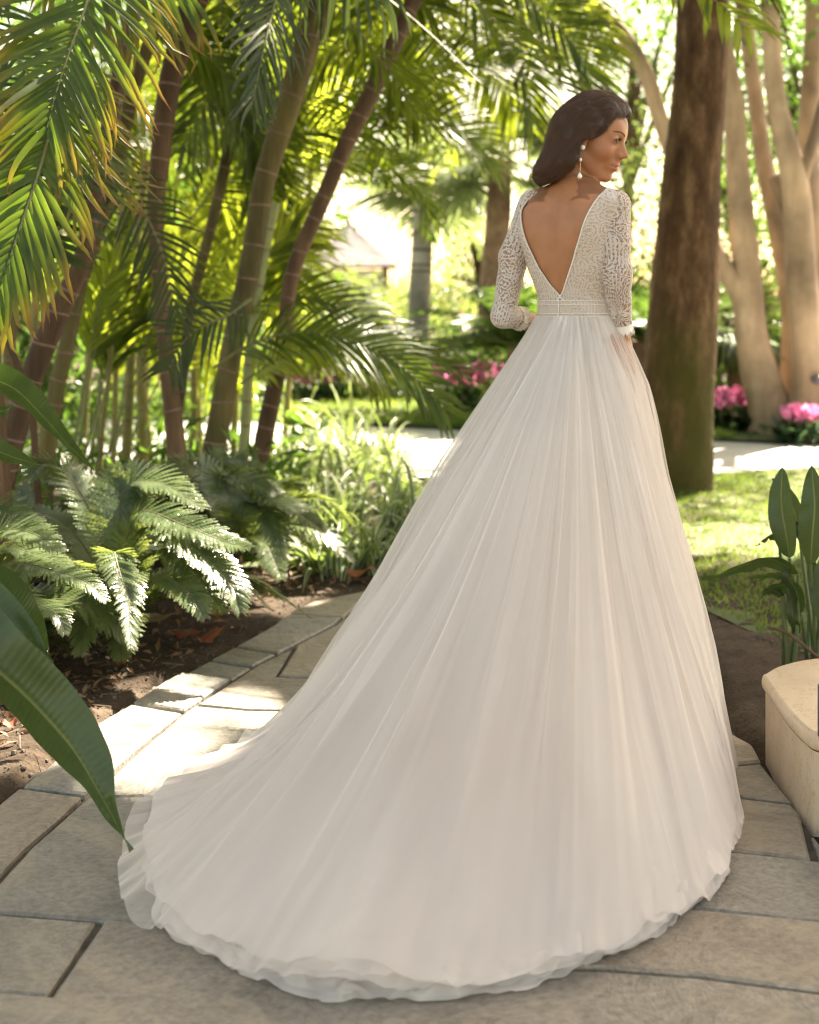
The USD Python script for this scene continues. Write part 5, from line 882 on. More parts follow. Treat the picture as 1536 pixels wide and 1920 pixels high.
# --- eyes, lashes, brows
white = usdkit.material(stage, LK + 'eye', {'g': ('geometry', {}), 'v': ('vector_math', dict(math_type='distance', vector2=tuple(hw(.0885, .0365, .0075)))), 'm': ('rgb_ramp', dict(ramp=[(0, (.01, .008, .006)), (.0042, (.01, .008, .006)), (.0046, (.12, .06, .03)), (.0078, (.10, .05, .025)), (.0085, (.62, .58, .55)), (1, (.62, .58, .55))])),
    'p': ('principled_bsdf', dict(roughness=.08))}, [('g.position', 'v.vector1'), ('v.value', 'm.fac'), ('m.color', 'p.base_color')], surface='p.BSDF')
for sg in (1, -1): obj('eye', (trimesh.creation.icosphere(3, .0126 * SC).vertices + hw(.0765, .0320 * sg, .0078), trimesh.creation.icosphere(3).faces), white, person, smooth=True)
dark = mat('dark_hair', (.020, .011, .007), (.035, .020, .012), 60, .45)
brow_mat = mat('brow_hair', (.085, .042, .025), (.12, .065, .038), 60, .6)
def surf(r, u, f0=.13):                            # the head's front surface at (r, u)
    f = np.linspace(f0, .04, 400); d = head_l(np.c_[f, np.full(400, r), np.full(400, u)]); return f[np.argmax(d < 0)]
def on(r, u, o=0.0): return hw(surf(r, u) + o, r, u)
for sg in (1, -1):
    T_ = np.linspace(-1, 1, 15); lid = np.array([on((.0330 + .0138 * t) * sg, .0135 - .0055 * t * t - .0008 * t, .0004) for t in T_])
    obj('eyelashes', tube(spline(lid, 24), .0012, 6), dark, person)
    low = np.array([on((.0330 + .0130 * t) * sg, .0018 + .0045 * t * t, .0001) for t in T_]); obj('eyelashes', tube(spline(low, 24), .0005, 5), dark, person)
    obj('eyelashes', cat([tube(np.array([l, l + SC * (HM.T @ np.array([.0060, (.0012 + .004 * t) * sg, .0022]))]), [.0006, .00015], 4) for t, l in zip(np.linspace(-1, 1, 24), spline(lid, 24))]), dark, person)
    brow = []
    for k in range(70):
        t = (k % 35) / 34; o = (k // 35 - .5) * .0032 * (1 - .6 * t); r0, u0 = .011 + .036 * t, .0245 + .0075 * np.sin(t * 2.3) - .002 * t; brow.append(tube(np.array([on(r0 * sg, u0 + o, .0003), on((r0 + .0055) * sg, u0 + o * .5 + .0022 - .0035 * t, .0010)]), [.0009, .0003], 4))
    obj('eyebrow', cat(brow), brow_mat, person)

# --- hair: a swept-back volume, its surface combed with strands
FACE = [(1190, 203), (1183, 214), (1172, 221), (1158, 233), (1140, 244), (1124, 252), (1109, 258), (1097, 260), (1089, 266), (1085, 280), (1083, 296), (1074, 314), (1058, 328), (1040, 337), (1015, 346), (1015, 420), (1300, 420), (1300, 150), (1200, 185)]
def poly_sd(x, y, P):
    P = np.asarray(P, float); d = np.full(len(x), 1e9); ins = np.zeros(len(x), bool)
    for a, b in zip(P, np.roll(P, -1, 0)):
        e = b - a; wx, wy = x - a[0], y - a[1]; t = np.clip((wx * e[0] + wy * e[1]) / (e @ e), 0, 1); d = np.minimum(d, np.hypot(wx - e[0] * t, wy - e[1] * t))
        c = (a[1] > y) != (b[1] > y); ins ^= c & (x < (b[0] - a[0]) * (y - a[1]) / (b[1] - a[1] + 1e-12) + a[0])
    return np.where(ins, -d, d)
HC = hw(0, 0, 0)[1] - D0                          # depth of the head's middle plane
def hb(px, py, r, dy=0, ry=1.0):                  # one lobe of the hair
    return W(px, py, HC + dy), r * PX, ry
LOBES = [(1113, 228, 57, 0, 1.12), (1135, 222, 42, .005, 1.25), (1158, 220, 25, .01, 1.6), (1085, 246, 54, -.004, 1.25), (1072, 275, 46, -.008, 1.45), (1054, 302, 39, -.010, 1.7), (1040, 318, 30, -.012, 1.9), (1022, 327, 20, -.014, 2.4)]
def hair_f(p):
    d = None
    for L in LOBES:
        c, r, ry = hb(*L); k = ell(p, c, (r, r * ry, r)); d = k if d is None else smin(d, k, .022)
    px = CX + p[:, 0] * F / p[:, 1]; py = HZ - (p[:, 2] - H) * F / p[:, 1]
    d = smax(d, -poly_sd(px * 1.0, py, FACE) * PX, .006)
    return d
def hair_g(p):
    q = (p - HO) @ HM.T / SC
    w = np.sin((q[:, 1] * 160 + meshkit.noise(p * 26) * 9.0) + q[:, 2] * 22) * .0020 + (meshkit.fbm(np.c_[p[:, 0] * 60, p[:, 1] * 190, p[:, 2] * 34], 3) - .5) * .008
    return hair_f(p) + w
hm = nets(hair_g, W(980, 372, HC - .17), [.74, 3.53 + HC + .17, 1.80], .0026)
hair_mat = usdkit.material(stage, LK + 'brown_hair', {'g': ('geometry', {}), 'm': ('mapping', dict(scale=(30, 120, 25))), 'n': ('noise_texture', dict(scale=1, detail=5)), 'r': ('rgb_ramp', dict(ramp=[(.3, (.012, .006, .004)), (.6, (.030, .015, .009)), (.8, (.05, .028, .016))])), 'p': ('principled_bsdf', dict(roughness=.42, specular_ior_level=.5))},
    [('g.position', 'm.vector'), ('m.vector', 'n.vector'), ('n.fac', 'r.fac'), ('r.color', 'p.base_color')], surface='p.BSDF')
strand_mat = usdkit.material(stage, LK + 'hair_strand', {'p': ('principled_bsdf', dict(roughness=.28, specular_ior_level=.5)), 'i': ('hair_info', {}), 'wn': ('white_noise_texture', dict(dimensions='1D')), 'r': ('rgb_ramp', dict(ramp=[(0, (.014, .006, .003)), (.5, (.046, .020, .010)), (.85, (.13, .064, .034)), (1, (.28, .165, .10))]))},
    [('i.index', 'wn.w'), ('wn.value', 'r.fac'), ('r.color', 'p.base_color')], surface='p.BSDF')
hair = obj('hair', hm, hair_mat, person, smooth=True)
def grad(fn, p, e=.0015):
    return nrm(np.stack([fn(p + np.eye(3)[k] * e) - fn(p - np.eye(3)[k] * e) for k in range(3)], 1))
rng = np.random.default_rng(11)
def flow(p):
    """Combing direction: off the forehead and temples backwards and down, then down the back with a soft outward curl at the ends."""
    px = CX + p[:, 0] * F / p[:, 1]; py = HZ - (p[:, 2] - H) * F / p[:, 1]
    kx = [995, 1030, 1060, 1090, 1115, 1140, 1190]; ang = np.interp(px, kx, [205, 215, 232, 228, 212, 205, 200])   # degrees in the picture plane, 180 = towards the back
    ang = ang + np.where(py > 250, np.clip((py - 250) / 40, 0, 1) * np.interp(px, [1000, 1040, 1090], [18, 20, 12]), 0) - np.clip((py - 305) / 30, 0, 1) * np.interp(px, [1000, 1070], [30, 14])
    ang = ang + (meshkit.noise(p * 18) - .5) * 14
    a = np.radians(ang); side = np.sign(-(p[:, 1] - (D0 + HC)))
    return np.stack([np.cos(a), -.10 * side * np.clip((235 - py) / 50, 0, 1), np.sin(a)], 1)
V, Fc = np.asarray(hm.vertices), np.asarray(hm.faces)
pts, _ = trimesh.sample.sample_surface(trimesh.Trimesh(V, Fc, process=False), 13000, seed=5)
q = np.array(pts); S = [q]; offs = (rng.random(len(q)) ** 2 * .0034 + .0004 + .006 * (rng.random(len(q)) < .03) * rng.random(len(q)))
nst = 15; frz = rng.normal(size=(len(q), 3)) * .02
for k in range(nst):
    n = grad(hair_f, q); d = flow(q) + frz; d = nrm(d - n * (d * n).sum(1, keepdims=True)); q = q + d * .0052
    f0 = hair_f(q); q = q - n * (f0 - offs)[:, None] * .9; S.append(q)
S = np.stack(S, 1); S = S[rng.random(len(S)) < 2]
def curves(path, pts, w0, w1, m):
    c = UsdGeom.BasisCurves.Define(stage, path); n, k = pts.shape[:2]
    c.CreateTypeAttr('linear'); c.CreatePointsAttr(Vt.Vec3fArray.FromNumpy(pts.reshape(-1, 3).astype(np.float32))); c.CreateCurveVertexCountsAttr(Vt.IntArray.FromNumpy(np.full(n, k, np.int32)))
    t = np.linspace(0, 1, k); w = np.tile(w0 * np.minimum(1, .35 + 3 * t) * (1 - t) + w1 * t, n); c.CreateWidthsAttr(Vt.FloatArray.FromNumpy(w.astype(np.float32))); c.SetWidthsInterpolation('vertex')
    UsdShade.MaterialBindingAPI.Apply(c.GetPrim()).Bind(m); return c.GetPrim()
curves(hair.GetPath().pathString + '/strands', S, .00060, .0002, strand_mat)

# --- the dress: lace bodice with a deep V back, lace sleeves, lace waistband, satin underskirt and three tulle layers
def lace_nodes(name, thread, gap, gapcol, net=260.0, motif=30.0):
    """Lace over (or without) a lining: flower and scroll motifs, ribs and a fine net; gap = 'clear' lets the skin show."""
    n = {'uv': ('texture_coordinate', {}), 'm': ('mapping', dict(scale=(1, 1, 1))), 'nz': ('noise_texture', dict(scale=26, detail=2)), 'off': ('vector_math', dict(math_type='scale', scale=.036)), 'add': ('vector_math', dict(math_type='add')),
         'v1': ('voronoi_texture', dict(scale=motif, randomness=1.0, dimensions='2D')), 'r1': ('math', dict(math_type='multiply', value2=3.6)), 's1': ('math', dict(math_type='sine')), 'r1b': ('math', dict(math_type='multiply', value2=6.28)),
         'g1': ('math', dict(math_type='greater_than', value2=.38)),
         'v2': ('voronoi_texture', dict(scale=net, feature='distance_to_edge', dimensions='2D', randomness=.6)), 'g2': ('math', dict(math_type='less_than', value2=.085)),
         'v3': ('voronoi_texture', dict(scale=motif * 2.6, feature='distance_to_edge', dimensions='2D')), 'g3': ('math', dict(math_type='less_than', value2=.07)),
         'w': ('wave_texture', dict(scale=30, distortion=1.5, bands_direction='x', detail=1)), 'gw': ('math', dict(math_type='greater_than', value2=.62)), 'pn': ('noise_texture', dict(scale=13, detail=0)), 'gp': ('math', dict(math_type='greater_than', value2=.52)), 'mw': ('math', dict(math_type='multiply')),
         'x1': ('math', dict(math_type='maximum')), 'x2': ('math', dict(math_type='maximum')), 'x3': ('math', dict(math_type='maximum')), 'b': ('bump', dict(strength=.6, distance=.002)),
         'p': ('principled_bsdf', dict(base_color=thread, roughness=.75, specular_ior_level=.25, sheen_weight=.15)), 'tl': ('translucent_bsdf', dict(color=thread)), 'th': ('mix_closure', dict(fac=.2)),
         'tr': ('transparent_bsdf', {}) if gap == 'clear' else ('diffuse_bsdf', dict(color=gapcol)), 'mx': ('mix_closure', {})}
    L = [('uv.UV', 'm.vector'), ('m.vector', 'nz.vector'), ('nz.color', 'off.vector1'), ('m.vector', 'add.vector1'), ('off.vector', 'add.vector2'), ('add.vector', 'v1.vector'), ('v1.distance', 'r1.value1'), ('r1.value', 'r1b.value1'), ('r1b.value', 's1.value1'), ('s1.value', 'g1.value1'),
         ('m.vector', 'v2.vector'), ('v2.distance', 'g2.value1'), ('add.vector', 'v3.vector'), ('v3.distance', 'g3.value1'), ('m.vector', 'w.vector'), ('w.fac', 'gw.value1'), ('m.vector', 'pn.vector'), ('pn.fac', 'gp.value1'), ('gw.value', 'mw.value1'), ('gp.value', 'mw.value2'),
         ('g1.value', 'x1.value1'), ('g2.value', 'x1.value2'), ('x1.value', 'x2.value1'), ('g3.value', 'x2.value2'), ('x2.value', 'x3.value1'), ('mw.value', 'x3.value2'), ('x3.value', 'mx.fac'), ('x3.value', 'b.height'), ('b.normal', 'p.normal'),
         ('tr.BSDF', 'mx.closure1'), ('p.BSDF', 'th.closure1'), ('tl.BSDF', 'th.closure2'), ('th.closure', 'mx.closure2')]
    return usdkit.material(stage, LK + name, n, L, surface='mx.closure')
IV = (.82, .755, .70)
lace_open = lace_nodes('ivory_lace', IV, 'clear', None)
lace_lined = lace_nodes('ivory_lace_lined', IV, 'lined', (.44, .32, .24))
lining = mat('skirt_lining', (.60, .51, .45), (.64, .55, .49), 3, .6, .25, bump=.05, bscale=300)
satin = mat('satin', (.72, .67, .62), (.76, .71, .66), 3, .5, .35, bump=.05, bscale=300)
trim_mat = mat('lace_trim', (.76, .72, .67), (.70, .65, .60), 300, .8, .2, bump=.5, bscale=700, bdist=.002)
def uv_around(v, c0, c1):                          # cylinder coordinates about the axis c0-c1, in metres
    a = nrm(np.asarray(c1) - c0); r = v - c0; h = r @ a; e1 = nrm(np.cross(a, [0.3, 1, 0.1])); e2 = np.cross(a, e1); q = r - h[:, None] * a
    th = np.arctan2(q @ e2, q @ e1); return np.c_[th * np.linalg.norm(q, axis=1).mean(), h]
def zpx(py): return H - (py - HZ) * PX
def trunk_f(p): return smin(torso(p), shoulders(p), .03)
off = .0042
bod = nets(lambda p: trunk_f(p) - off, [.20, 3.20, zpx(600)], [.72, 3.86, zpx(330)], .0042)
v, f = VF(bod); u, vv, a_, b_ = torso_uv(v); z = v[:, 2]
vz = np.array([zpx(566), zpx(540), zpx(500), zpx(450), zpx(400), zpx(372), zpx(340)]); vu = np.array([-.012, .020, .055, .088, .112, .124, .128])
sb = np.abs(u) - np.interp(z, vz, vu); sf = np.maximum(zpx(405) - z, np.abs(u) - .10)
s = np.where(vv < -.012, sb, np.where(vv > .012, sf, sb + (sf - sb) * (vv + .012) / .024)); s = np.minimum(s, z - zpx(590)); s = np.minimum(s, np.minimum(arm_l(v) + .010, arm_r(v) + .010))
bm, BV, segs = clip(v, f, s)
th = np.arctan2(u, -vv)
def uvbod(m):
    w = np.asarray(m.vertices); u, vv, a, b = torso_uv(w); return np.c_[np.arctan2(u, -vv) * .115, w[:, 2]]
obj('lace_bodice', bm, lace_lined, person, smooth=True, uv=uvbod(bm))
def vline(sg, n=40):                               # the V's edge on the body
    zz = np.linspace(zpx(566), zpx(361), n); uu = np.interp(zz, vz, vu) * sg; out = []
    for z0, u0 in zip(zz, uu):
        k = _ip(z0); c = np.array([(k[0] - CX) * PX, D0, z0]); best = None
        vv = np.linspace(-.16, .04, 400); p = c + Rd * u0 + np.outer(vv + k[3], Fd); d = trunk_f(p) - off; i = np.argmax(d < .0006); out.append(p[i] if (d < .0006).any() else p[np.argmin(d)])
    return np.array(out)
for sg in (1, -1):
    e = vline(sg); e = spline(e[::3], 60)
    obj('neckline_trim', tube(e, .0022, 8), trim_mat, person, smooth=True)
    obj('neckline_trim', cat([(trimesh.creation.icosphere(1, .0016).vertices + q, trimesh.creation.icosphere(1).faces) for q in spline(e, 78) + [0, -.0028, 0]]), trim_mat, person, smooth=True)
# sleeves
def sleeve(fn, A, M, B, frac, name):
    lo = np.minimum(np.minimum(A, M), B) - .07; hi = np.maximum(np.maximum(A, M), B) + .07
    m = nets(lambda p: fn(p) - .0050 + .0012 * (meshkit.noise(p * 34) - .5) * 2, lo, hi, .0038); v, f = VF(m)
    ax = nrm(B - M); cut = M + (B - M) * frac; s = (cut - v) @ ax; s = np.where(((v - M) @ ax < -.01), .05, s); sh = nrm(M - A); s = np.minimum(s, (v - A) @ sh + .034)
    s = np.minimum(s, trunk_f(v) - .001 + .004)
    c, V, segs = clip(v, f, s)
    v2 = np.asarray(c.vertices); obj(name, c, lace_open, person, smooth=True, uv=uv_around(v2, A, M) + [.3, .1])
    # scalloped cuff with little fringe
    cc = cut; e1 = nrm(np.cross(ax, UP + .01)); e2 = np.cross(ax, e1); th = np.linspace(0, 2 * np.pi, 97)
    r = []
    for t in th:
        d = np.cos(t) * e1 + np.sin(t) * e2; rr = np.linspace(.01, .08, 140); p = cc + np.outer(rr, d); k = fn(p) - .005; r.append(rr[np.argmax(k > 0)])
    r = np.array(r) * 1.02; P0 = cc + r[:, None] * (np.cos(th)[:, None] * e1 + np.sin(th)[:, None] * e2)
    sc = np.abs(np.sin(th * 7)); rows = [P0 - ax * .012, P0, P0 + ax * (.004 + .008 * sc)[:, None] + (P0 - cc) * .06]
    v = np.vstack(rows); obj('sleeve_cuff', (v, grid_faces(3, 97)), trim_mat, person, smooth=True)
    obj('cuff_fringe', cat([tube([p, p + ax * (.006 + .004 * np.sin(k * 7.7)) + nrm(p - cc) * .002 + rng.normal(size=3) * .0012], [.0008, .0004], 4) for k, p in enumerate(spline(rows[2], 130))]), trim_mat, person)
    return cut
rng = np.random.default_rng(21)
sleeve(arm_l, SHL, ELL_, WRL, .36, 'lace_sleeve'); sleeve(arm_r, SHR, ELR, WRR, .86, 'lace_sleeve')
# waistband: a band of lace between two corded edges
def ringz(py, extra, n=120):
    z0 = zpx(py); k = _ip(z0); t = np.linspace(0, 2 * np.pi, n); e = 2 / 2.25
    uu = (k[1] + extra) * np.sign(np.cos(t)) * np.abs(np.cos(t)) ** e; ww = (k[2] + extra) * np.sign(np.sin(t)) * np.abs(np.sin(t)) ** e
    c = np.array([(k[0] - CX) * PX, D0, z0]); return c + np.outer(uu, Rd) + np.outer(ww + k[3], Fd)
rows = [ringz(y, .0075) for y in np.linspace(564, 594, 6)]; v = np.vstack(rows); tt = np.tile(np.linspace(0, .72, 120), 6)
obj('waistband', (v, grid_faces(6, 120)), lace_nodes('band_lace', IV, 'lined', (.46, .34, .26), 420, 60), person, smooth=True, uv=np.c_[tt, v[:, 2]])
for y in (564, 571, 588, 594): obj('waistband_cord', tube(ringz(y, .0085), .0013, 6), trim_mat, person, smooth=True)
obj('back_seam', tube([ringz(y, .0095)[int(round(120 * .745))] for y in (560, 575, 596)], .0016, 6), trim_mat, person, smooth=True)

# --- skirt
HEM = np.array([(.825, 3.80), (.80, 3.35), (.745, 2.95), (.655, 2.64), (.54, 2.40), (.372, 2.235), (.215, 2.145), (.03, 2.095), (-.145, 2.105), (-.285, 2.185), (-.395, 2.285), (-.470, 2.37), (-.505, 2.49), (-.545, 2.66), (-.575, 2.86), (-.55, 3.05), (-.43, 3.27), (-.325, 3.52), (-.20, 3.80), (.02, 4.05), (.28, 4.20), (.55, 4.22), (.75, 4.08)])
def closed(p, n):
    m = len(p); q = spline(np.vstack([p[-3:], p, p[:4]]), (m + 6) * 40); k0, k1 = 3 * 40, (m + 3) * 40
    q = spline(np.vstack([p[-1:], p, p[:2]]), (m + 2) * 60); s = np.linspace(1, m + 1, 4000) * (len(q) - 1) / (m + 2); q = np.stack([np.interp(s, np.arange(len(q)), q[:, k]) for k in range(q.shape[1])], 1)
    return q
WC = np.array([(1079 - CX) * PX, D0 + .006])
hem = closed(HEM, 0); ang = np.unwrap(np.arctan2(hem[:, 1] - WC[1], hem[:, 0] - WC[0]))
al = np.r_[0, np.cumsum(np.linalg.norm(np.diff(hem, axis=0), axis=1))]; al /= al[-1]
prm = .65 * al + .35 * np.abs(ang - ang[0]) / abs(ang[-1] - ang[0])
ridge = lambda x, o: 1 - 2 * np.abs(meshkit.noise(np.stack([x, np.full_like(x, o), x * 0 + .5 * o], -1)) - .5) * 1.8
def skirt(nu, nt, hscale, seed, amp, z0, lift=0.0, tmax=1.0, ruff=0.0, bulge=0.0):
    """A skirt layer hung from the waist ring: (vertices, faces, st). hscale scales the hem about the waist centre; amp the fold depth."""
    U = np.linspace(0, 1, nu, endpoint=False); hx = np.stack([np.interp(U, prm, hem[:, k]) for k in (0, 1)], 1); A = np.interp(U, prm, ang)
    t = (np.linspace(0, 1, nt) ** 1.15) * tmax; z_w = zpx(592)
    wr = ringz(592, .006, 400); wa = np.unwrap(np.arctan2(wr[:, 1] - WC[1], wr[:, 0] - WC[0])); o = np.argsort((wa + np.pi) % (2 * np.pi)); wk = ((wa + np.pi) % (2 * np.pi))[o]; wp = wr[o]
    Aw = (A + np.pi) % (2 * np.pi); w0 = np.stack([np.interp(Aw, wk, wp[:, k], period=2 * np.pi) for k in (0, 1)], 1)
    hs = hscale - (1 - hscale) * 1.3 * np.clip((.05 - hx[:, 0]) / .5, 0, 1); Hx = WC + (hx - WC) * hs[:, None] + np.array([0, .035]) * np.clip((2.6 - hx[:, 1:2]) / .3, 0, 1); L = np.linalg.norm(Hx - w0, axis=1); lng = np.clip((L - .45) / .75, 0, 1)
    sm = np.clip((L - .43) / .20, 0, 1); sm = sm * sm * (3 - 2 * sm); fr = .5 + sm * (np.minimum(1, .63 / L) - .5); C = w0 + (Hx - w0) * fr[:, None]
    cz = z_w * np.where(L <= .63, 1 - fr, .02); lf = np.clip((.15 - hx[:, 0]) / .45, 0, 1) * np.clip((hx[:, 1] - 2.5) / .4, 0, 1); bk = lng * (1 - lf)
    f2 = .50 + .06 * lng; C = C * (1 - bk)[:, None] + (w0 + (Hx - w0) * f2[:, None]) * bk[:, None]; cz = cz * (1 - bk) + z_w * .20 * bk; wt = (1 + 1.1 * lng * lf)[None]
    T = t[:, None]; q0, q1, q2 = (1 - T) ** 2, 2 * wt * T * (1 - T), T**2 + 0 * wt; sw = q0 + q1 + q2
    xy = (w0[None] * q0[..., None] + C[None] * q1[..., None] + Hx[None] * q2[..., None]) / sw[..., None]
    z = (z_w * q0 + cz[None] * q1) / sw
    out = nrm(np.stack([np.cos(A), np.sin(A)], 1)); xy = xy + out[None] * ((.004 * (1 - lng) + .010) * np.sin(np.pi * np.clip(t[:, None] * 2.6, 0, 1)) ** 1.2 * (1 - .3 * lng))[..., None] * 1.0
    # folds: many fine pleats at the waist that merge into broad folds below
    per = 5.4
    tw = U[None] * 1.0 + .006 * np.sin(6.28 * (U[None] * 3 + seed * .37)) * t[:, None]
    def rn(freq, s, tz): 
        x = np.cos(tw * 2 * np.pi) * freq, np.sin(tw * 2 * np.pi) * freq
        return meshkit.noise(np.stack([x[0] + s * 7.1, x[1] + s * 3.3, tz * np.ones_like(x[0])], -1))
    tt = t[:, None]
    sharp = lambda k: 1 - np.abs(2 * k - 1) * 2.0
    f1 = sharp(rn(6.5, seed, tt * .45)); f2 = sharp(rn(15.0, seed + 5, tt * .5)); f3 = sharp(rn(30.0, seed + 9, tt * .4)); f4 = rn(60.0, seed + 2, tt * .8) - .5
    sf = np.clip((tt - .55) / .4, 0, 1) * lng[None]; m1 = rn(6.5, seed, tt * .45) * 2 - 1
    fold = (f1 * (1 - sf) + m1 * sf) * .80 * np.clip(tt * 1.5, 0, 1) + f2 * .36 * (1 - .5 * sf) + f3 * .08 * (1 - .7 * tt) + f4 * .10 * (1 - tt) ** 2
    a = amp * (.10 + 1.05 * tt ** .9) * (1 + .4 * lng[None]); steep = np.clip(1.25 - 1.5 * tt * lng[None], .12, 1)
    xy = xy + out[None] * (fold * a * steep * (1 - .5 * np.clip((tt - .75) / .25, 0, 1)))[..., None]; z = z + fold * a * (1 - steep) * 1.0 + bulge * lng * np.sin(np.pi * tt)
    tg = np.stack([-out[:, 1], out[:, 0]], 1); xy = xy + tg[None] * ((rn(9.0, seed + 11, tt * .5) - .5) * 2.6 * a * (1 - .8 * np.clip((tt - .5) / .4, 0, 1)))[..., None]
    if ruff:
        w = np.clip((tt - .86) / .14, 0, 1); rz = rn(26.0, seed + 3, tt * 9); r2 = rn(60.0, seed + 4, tt * 14)
        z = z + w * ruff * (1.2 * np.maximum(rz - .45, 0) + .25 * (r2 - .4)); xy = xy + out[None] * (w * ruff * .9 * (rn(11.0, seed + 6, tt * 2) - .5))[..., None]
    z = np.maximum(z, 0) + z0 * np.clip(tt * 1.2, 0, 1) + lift * .6 * lng * tt; xy = xy + out[None] * (lift * np.clip(tt * 6, .12, 1) * np.clip(2.2 - 2.2 * tt, 0, 1))[..., None]
    v = np.concatenate([xy, z[..., None]], -1).reshape(-1, 3); st = np.stack(np.broadcast_arrays(U[None], tt), -1).reshape(-1, 2)
    return v, grid_faces(nt, nu, True), st
def tulle(name, lo, hi, col, pw=1.6, gather=.35, hem=.35, seed=0.0):
    """Fine net: clearer face-on than edge-on, denser along its gathers (st: u round the skirt, v down it) and where it bunches at the hem."""
    n = {'lw': ('layer_weight', dict(blend=.5)), 'pw': ('math', dict(math_type='power', value2=pw)), 'mr': ('map_range', dict(from_min=0, from_max=1, to_min=lo, to_max=hi)), 'd': ('diffuse_bsdf', dict(color=col)), 't': ('translucent_bsdf', dict(color=col)), 'dt': ('mix_closure', dict(fac=.38)),
         'tr': ('transparent_bsdf', dict(color=(1, 1, 1))), 'mx': ('mix_closure', {}), 'uv': ('texture_coordinate', {}), 'm1': ('mapping', dict(scale=(44, 1.8, 1), location=(seed, seed, 0))), 'n1': ('noise_texture', dict(scale=1, detail=3, roughness=.55)), 'g1': ('map_range', dict(from_min=.42, from_max=.68, to_min=0, to_max=gather, clamp=True)),
         'm2': ('mapping', dict(scale=(230, 1.3, 1), location=(seed, 3, 0))), 'n2': ('noise_texture', dict(scale=1, detail=2)), 'g2': ('map_range', dict(from_min=.5, from_max=.75, to_min=0, to_max=gather * .32, clamp=True)), 's': ('separate_xyz', {}), 'hm': ('map_range', dict(range_type='smoothstep', from_min=.62, from_max=1.0, to_min=0, to_max=hem, clamp=True)),
         'a1': ('math', dict(math_type='add')), 'a2': ('math', dict(math_type='add')), 'a3': ('math', dict(math_type='add', use_clamp=True))}
    L = [('lw.facing', 'pw.value1'), ('pw.value', 'mr.value'), ('uv.UV', 'm1.vector'), ('uv.UV', 'm2.vector'), ('m1.vector', 'n1.vector'), ('m2.vector', 'n2.vector'), ('n1.fac', 'g1.value'), ('n2.fac', 'g2.value'), ('uv.UV', 's.vector'), ('s.y', 'hm.value'), ('mr.result', 'a1.value1'), ('g1.result', 'a1.value2'), ('a1.value', 'a2.value1'), ('g2.result', 'a2.value2'), ('a2.value', 'a3.value1'), ('hm.result', 'a3.value2'), ('a3.value', 'mx.fac'),
         ('d.BSDF', 'dt.closure1'), ('t.BSDF', 'dt.closure2'), ('tr.BSDF', 'mx.closure1'), ('dt.closure', 'mx.closure2')]
    return usdkit.material(stage, LK + name, n, L, surface='mx.closure')
TU = (.84, .795, .765)
tulle_a, tulle_b, tulle_c = tulle('tulle_inner', .12, .9, TU, 1.6, .30, .60, 1.7), tulle('tulle', .08, .9, TU, 1.7, .34, .50, 5.3), tulle('tulle_outer', .05, .8, (.84, .80, .77), 1.8, .22, .20, 9.1)
GZ = .024
for nm, args, m in [('underskirt', (800, 110, .955, 1, .034, GZ), lining), ('tulle_layer', (1100, 130, .985, 2, .036, GZ + .006, .006, 1.0, .02), tulle_a), ('tulle_layer', (1300, 140, 1.0, 13, .046, GZ + .010, .014, 1.0, .024), tulle_b), ('tulle_overlay', (1300, 140, 1.02, 24, .040, GZ + .012, .026, 1.0, .026, .012), tulle_c)]:
    v, q, st = skirt(*args); obj(nm, (v, q), m, person, smooth=True, uv=st)
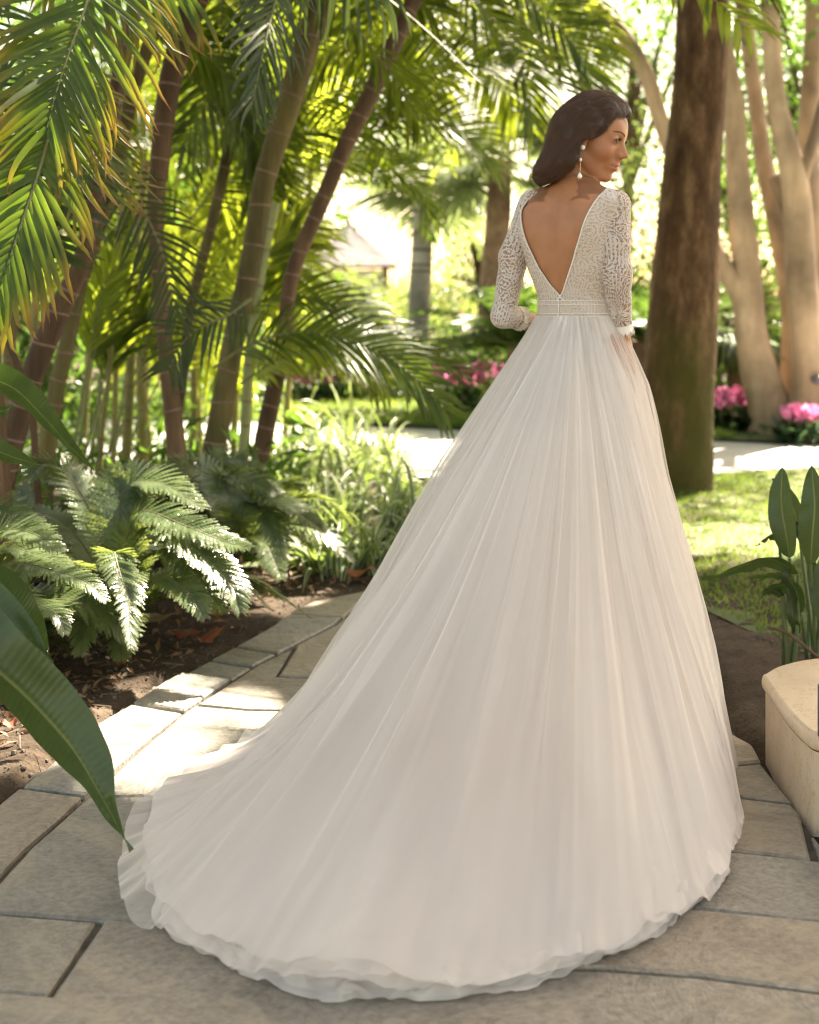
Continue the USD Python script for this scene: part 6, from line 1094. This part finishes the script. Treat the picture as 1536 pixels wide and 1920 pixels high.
def hem_ruffle(u0, u1, inner, outer, zz, seed, n=900, m=10):
    """A crumpled free edge of net lying on the stones along part of the hem."""
    U = np.linspace(u0, u1, n); hx = np.stack([np.interp(U, prm, hem[:, k]) for k in (0, 1)], 1); hx = hx + np.array([0, .035]) * np.clip((2.6 - hx[:, 1:2]) / .3, 0, 1); d = nrm(hx - WC); w = np.linspace(0, 1, m)[:, None]
    L = np.linspace(0, np.linalg.norm(np.diff(hx, axis=0), axis=1).sum(), n)[None]; nz = lambda f, g, s: meshkit.noise(np.stack(np.broadcast_arrays(L * f + s * 3.7, w * g, np.float64(s)), -1)) - .5
    r = inner + (outer - inner) * w + (.022 * nz(9, 1.5, seed) + .018 * nz(24, 2, seed + 1)) * w; q = hx[None] + d[None] * r[..., None]; tg = np.stack([-d[:, 1], d[:, 0]], 1); q = q + tg[None] * (nz(16, 2.5, seed + 2) * .05 * w)[..., None]
    z = zz * (1 - w) ** 1.5 + .024 + np.maximum(nz(20, 2.4, seed + 3) + .12, 0) * .055 * np.sin(np.pi * np.clip(w * .9 + .1, 0, 1)) + np.maximum(nz(45, 3, seed + 4), 0) * .018
    v = np.concatenate([q, z[..., None]], -1).reshape(-1, 3); st = np.stack(np.broadcast_arrays(U[None], .80 + .12 * w), -1).reshape(-1, 2)
    obj('hem_ruffle', (v, grid_faces(m, n)), tulle_b, person, smooth=True, uv=st)
hem_ruffle(.03, .68, -.060, -.012, .030, 1); hem_ruffle(.34, .70, -.045, .002, .02, 3)
# --- earrings: a pearl stud, a fine chain, a small and a drop pearl
pearl = usdkit.material(stage, LK + 'pearl', {'p': ('principled_bsdf', dict(base_color=(.80, .74, .66), roughness=.16, specular_ior_level=.6, coat_weight=.5, subsurface_weight=.15, subsurface_scale=.003))}, surface='p.BSDF')
gold = usdkit.material(stage, LK + 'gold', {'p': ('principled_bsdf', dict(base_color=(.75, .52, .26), metallic=1, roughness=.25))}, surface='p.BSDF')
def earring(c):
    def ball(r, dz, k=1.0, taper=0.0):
        s = trimesh.creation.icosphere(3, r); w = np.array(s.vertices); w[:, :2] *= (1 - taper * np.clip(w[:, 2:] / r, -.3, 1)); w[:, 2] *= k; return w + c + [0, 0, dz], s.faces
    e = obj('earring', ball(.0072, 0), pearl, person, smooth=True)
    obj('chain', tube([c + [-.003, .0, -.006], c + [-.005, 0, -.030], c + [-.007, .001, -.074]], .00055, 5), gold, e); obj('pearl', ball(.0042, -.030, 1.2) if 0 else (ball(.0042, -.0335, 1.25)[0] + [-.0055, 0, 0], ball(.0042, 0)[1]), pearl, e, smooth=True)
    obj('drop_pearl', (ball(.0062, -.076, 1.45, .55)[0] + [-.0075, .0, 0], ball(.006, 0)[1]), pearl, e, smooth=True)
earring(hw(.018, .081, -.031)); earring(hw(.018, -.081, -.031))
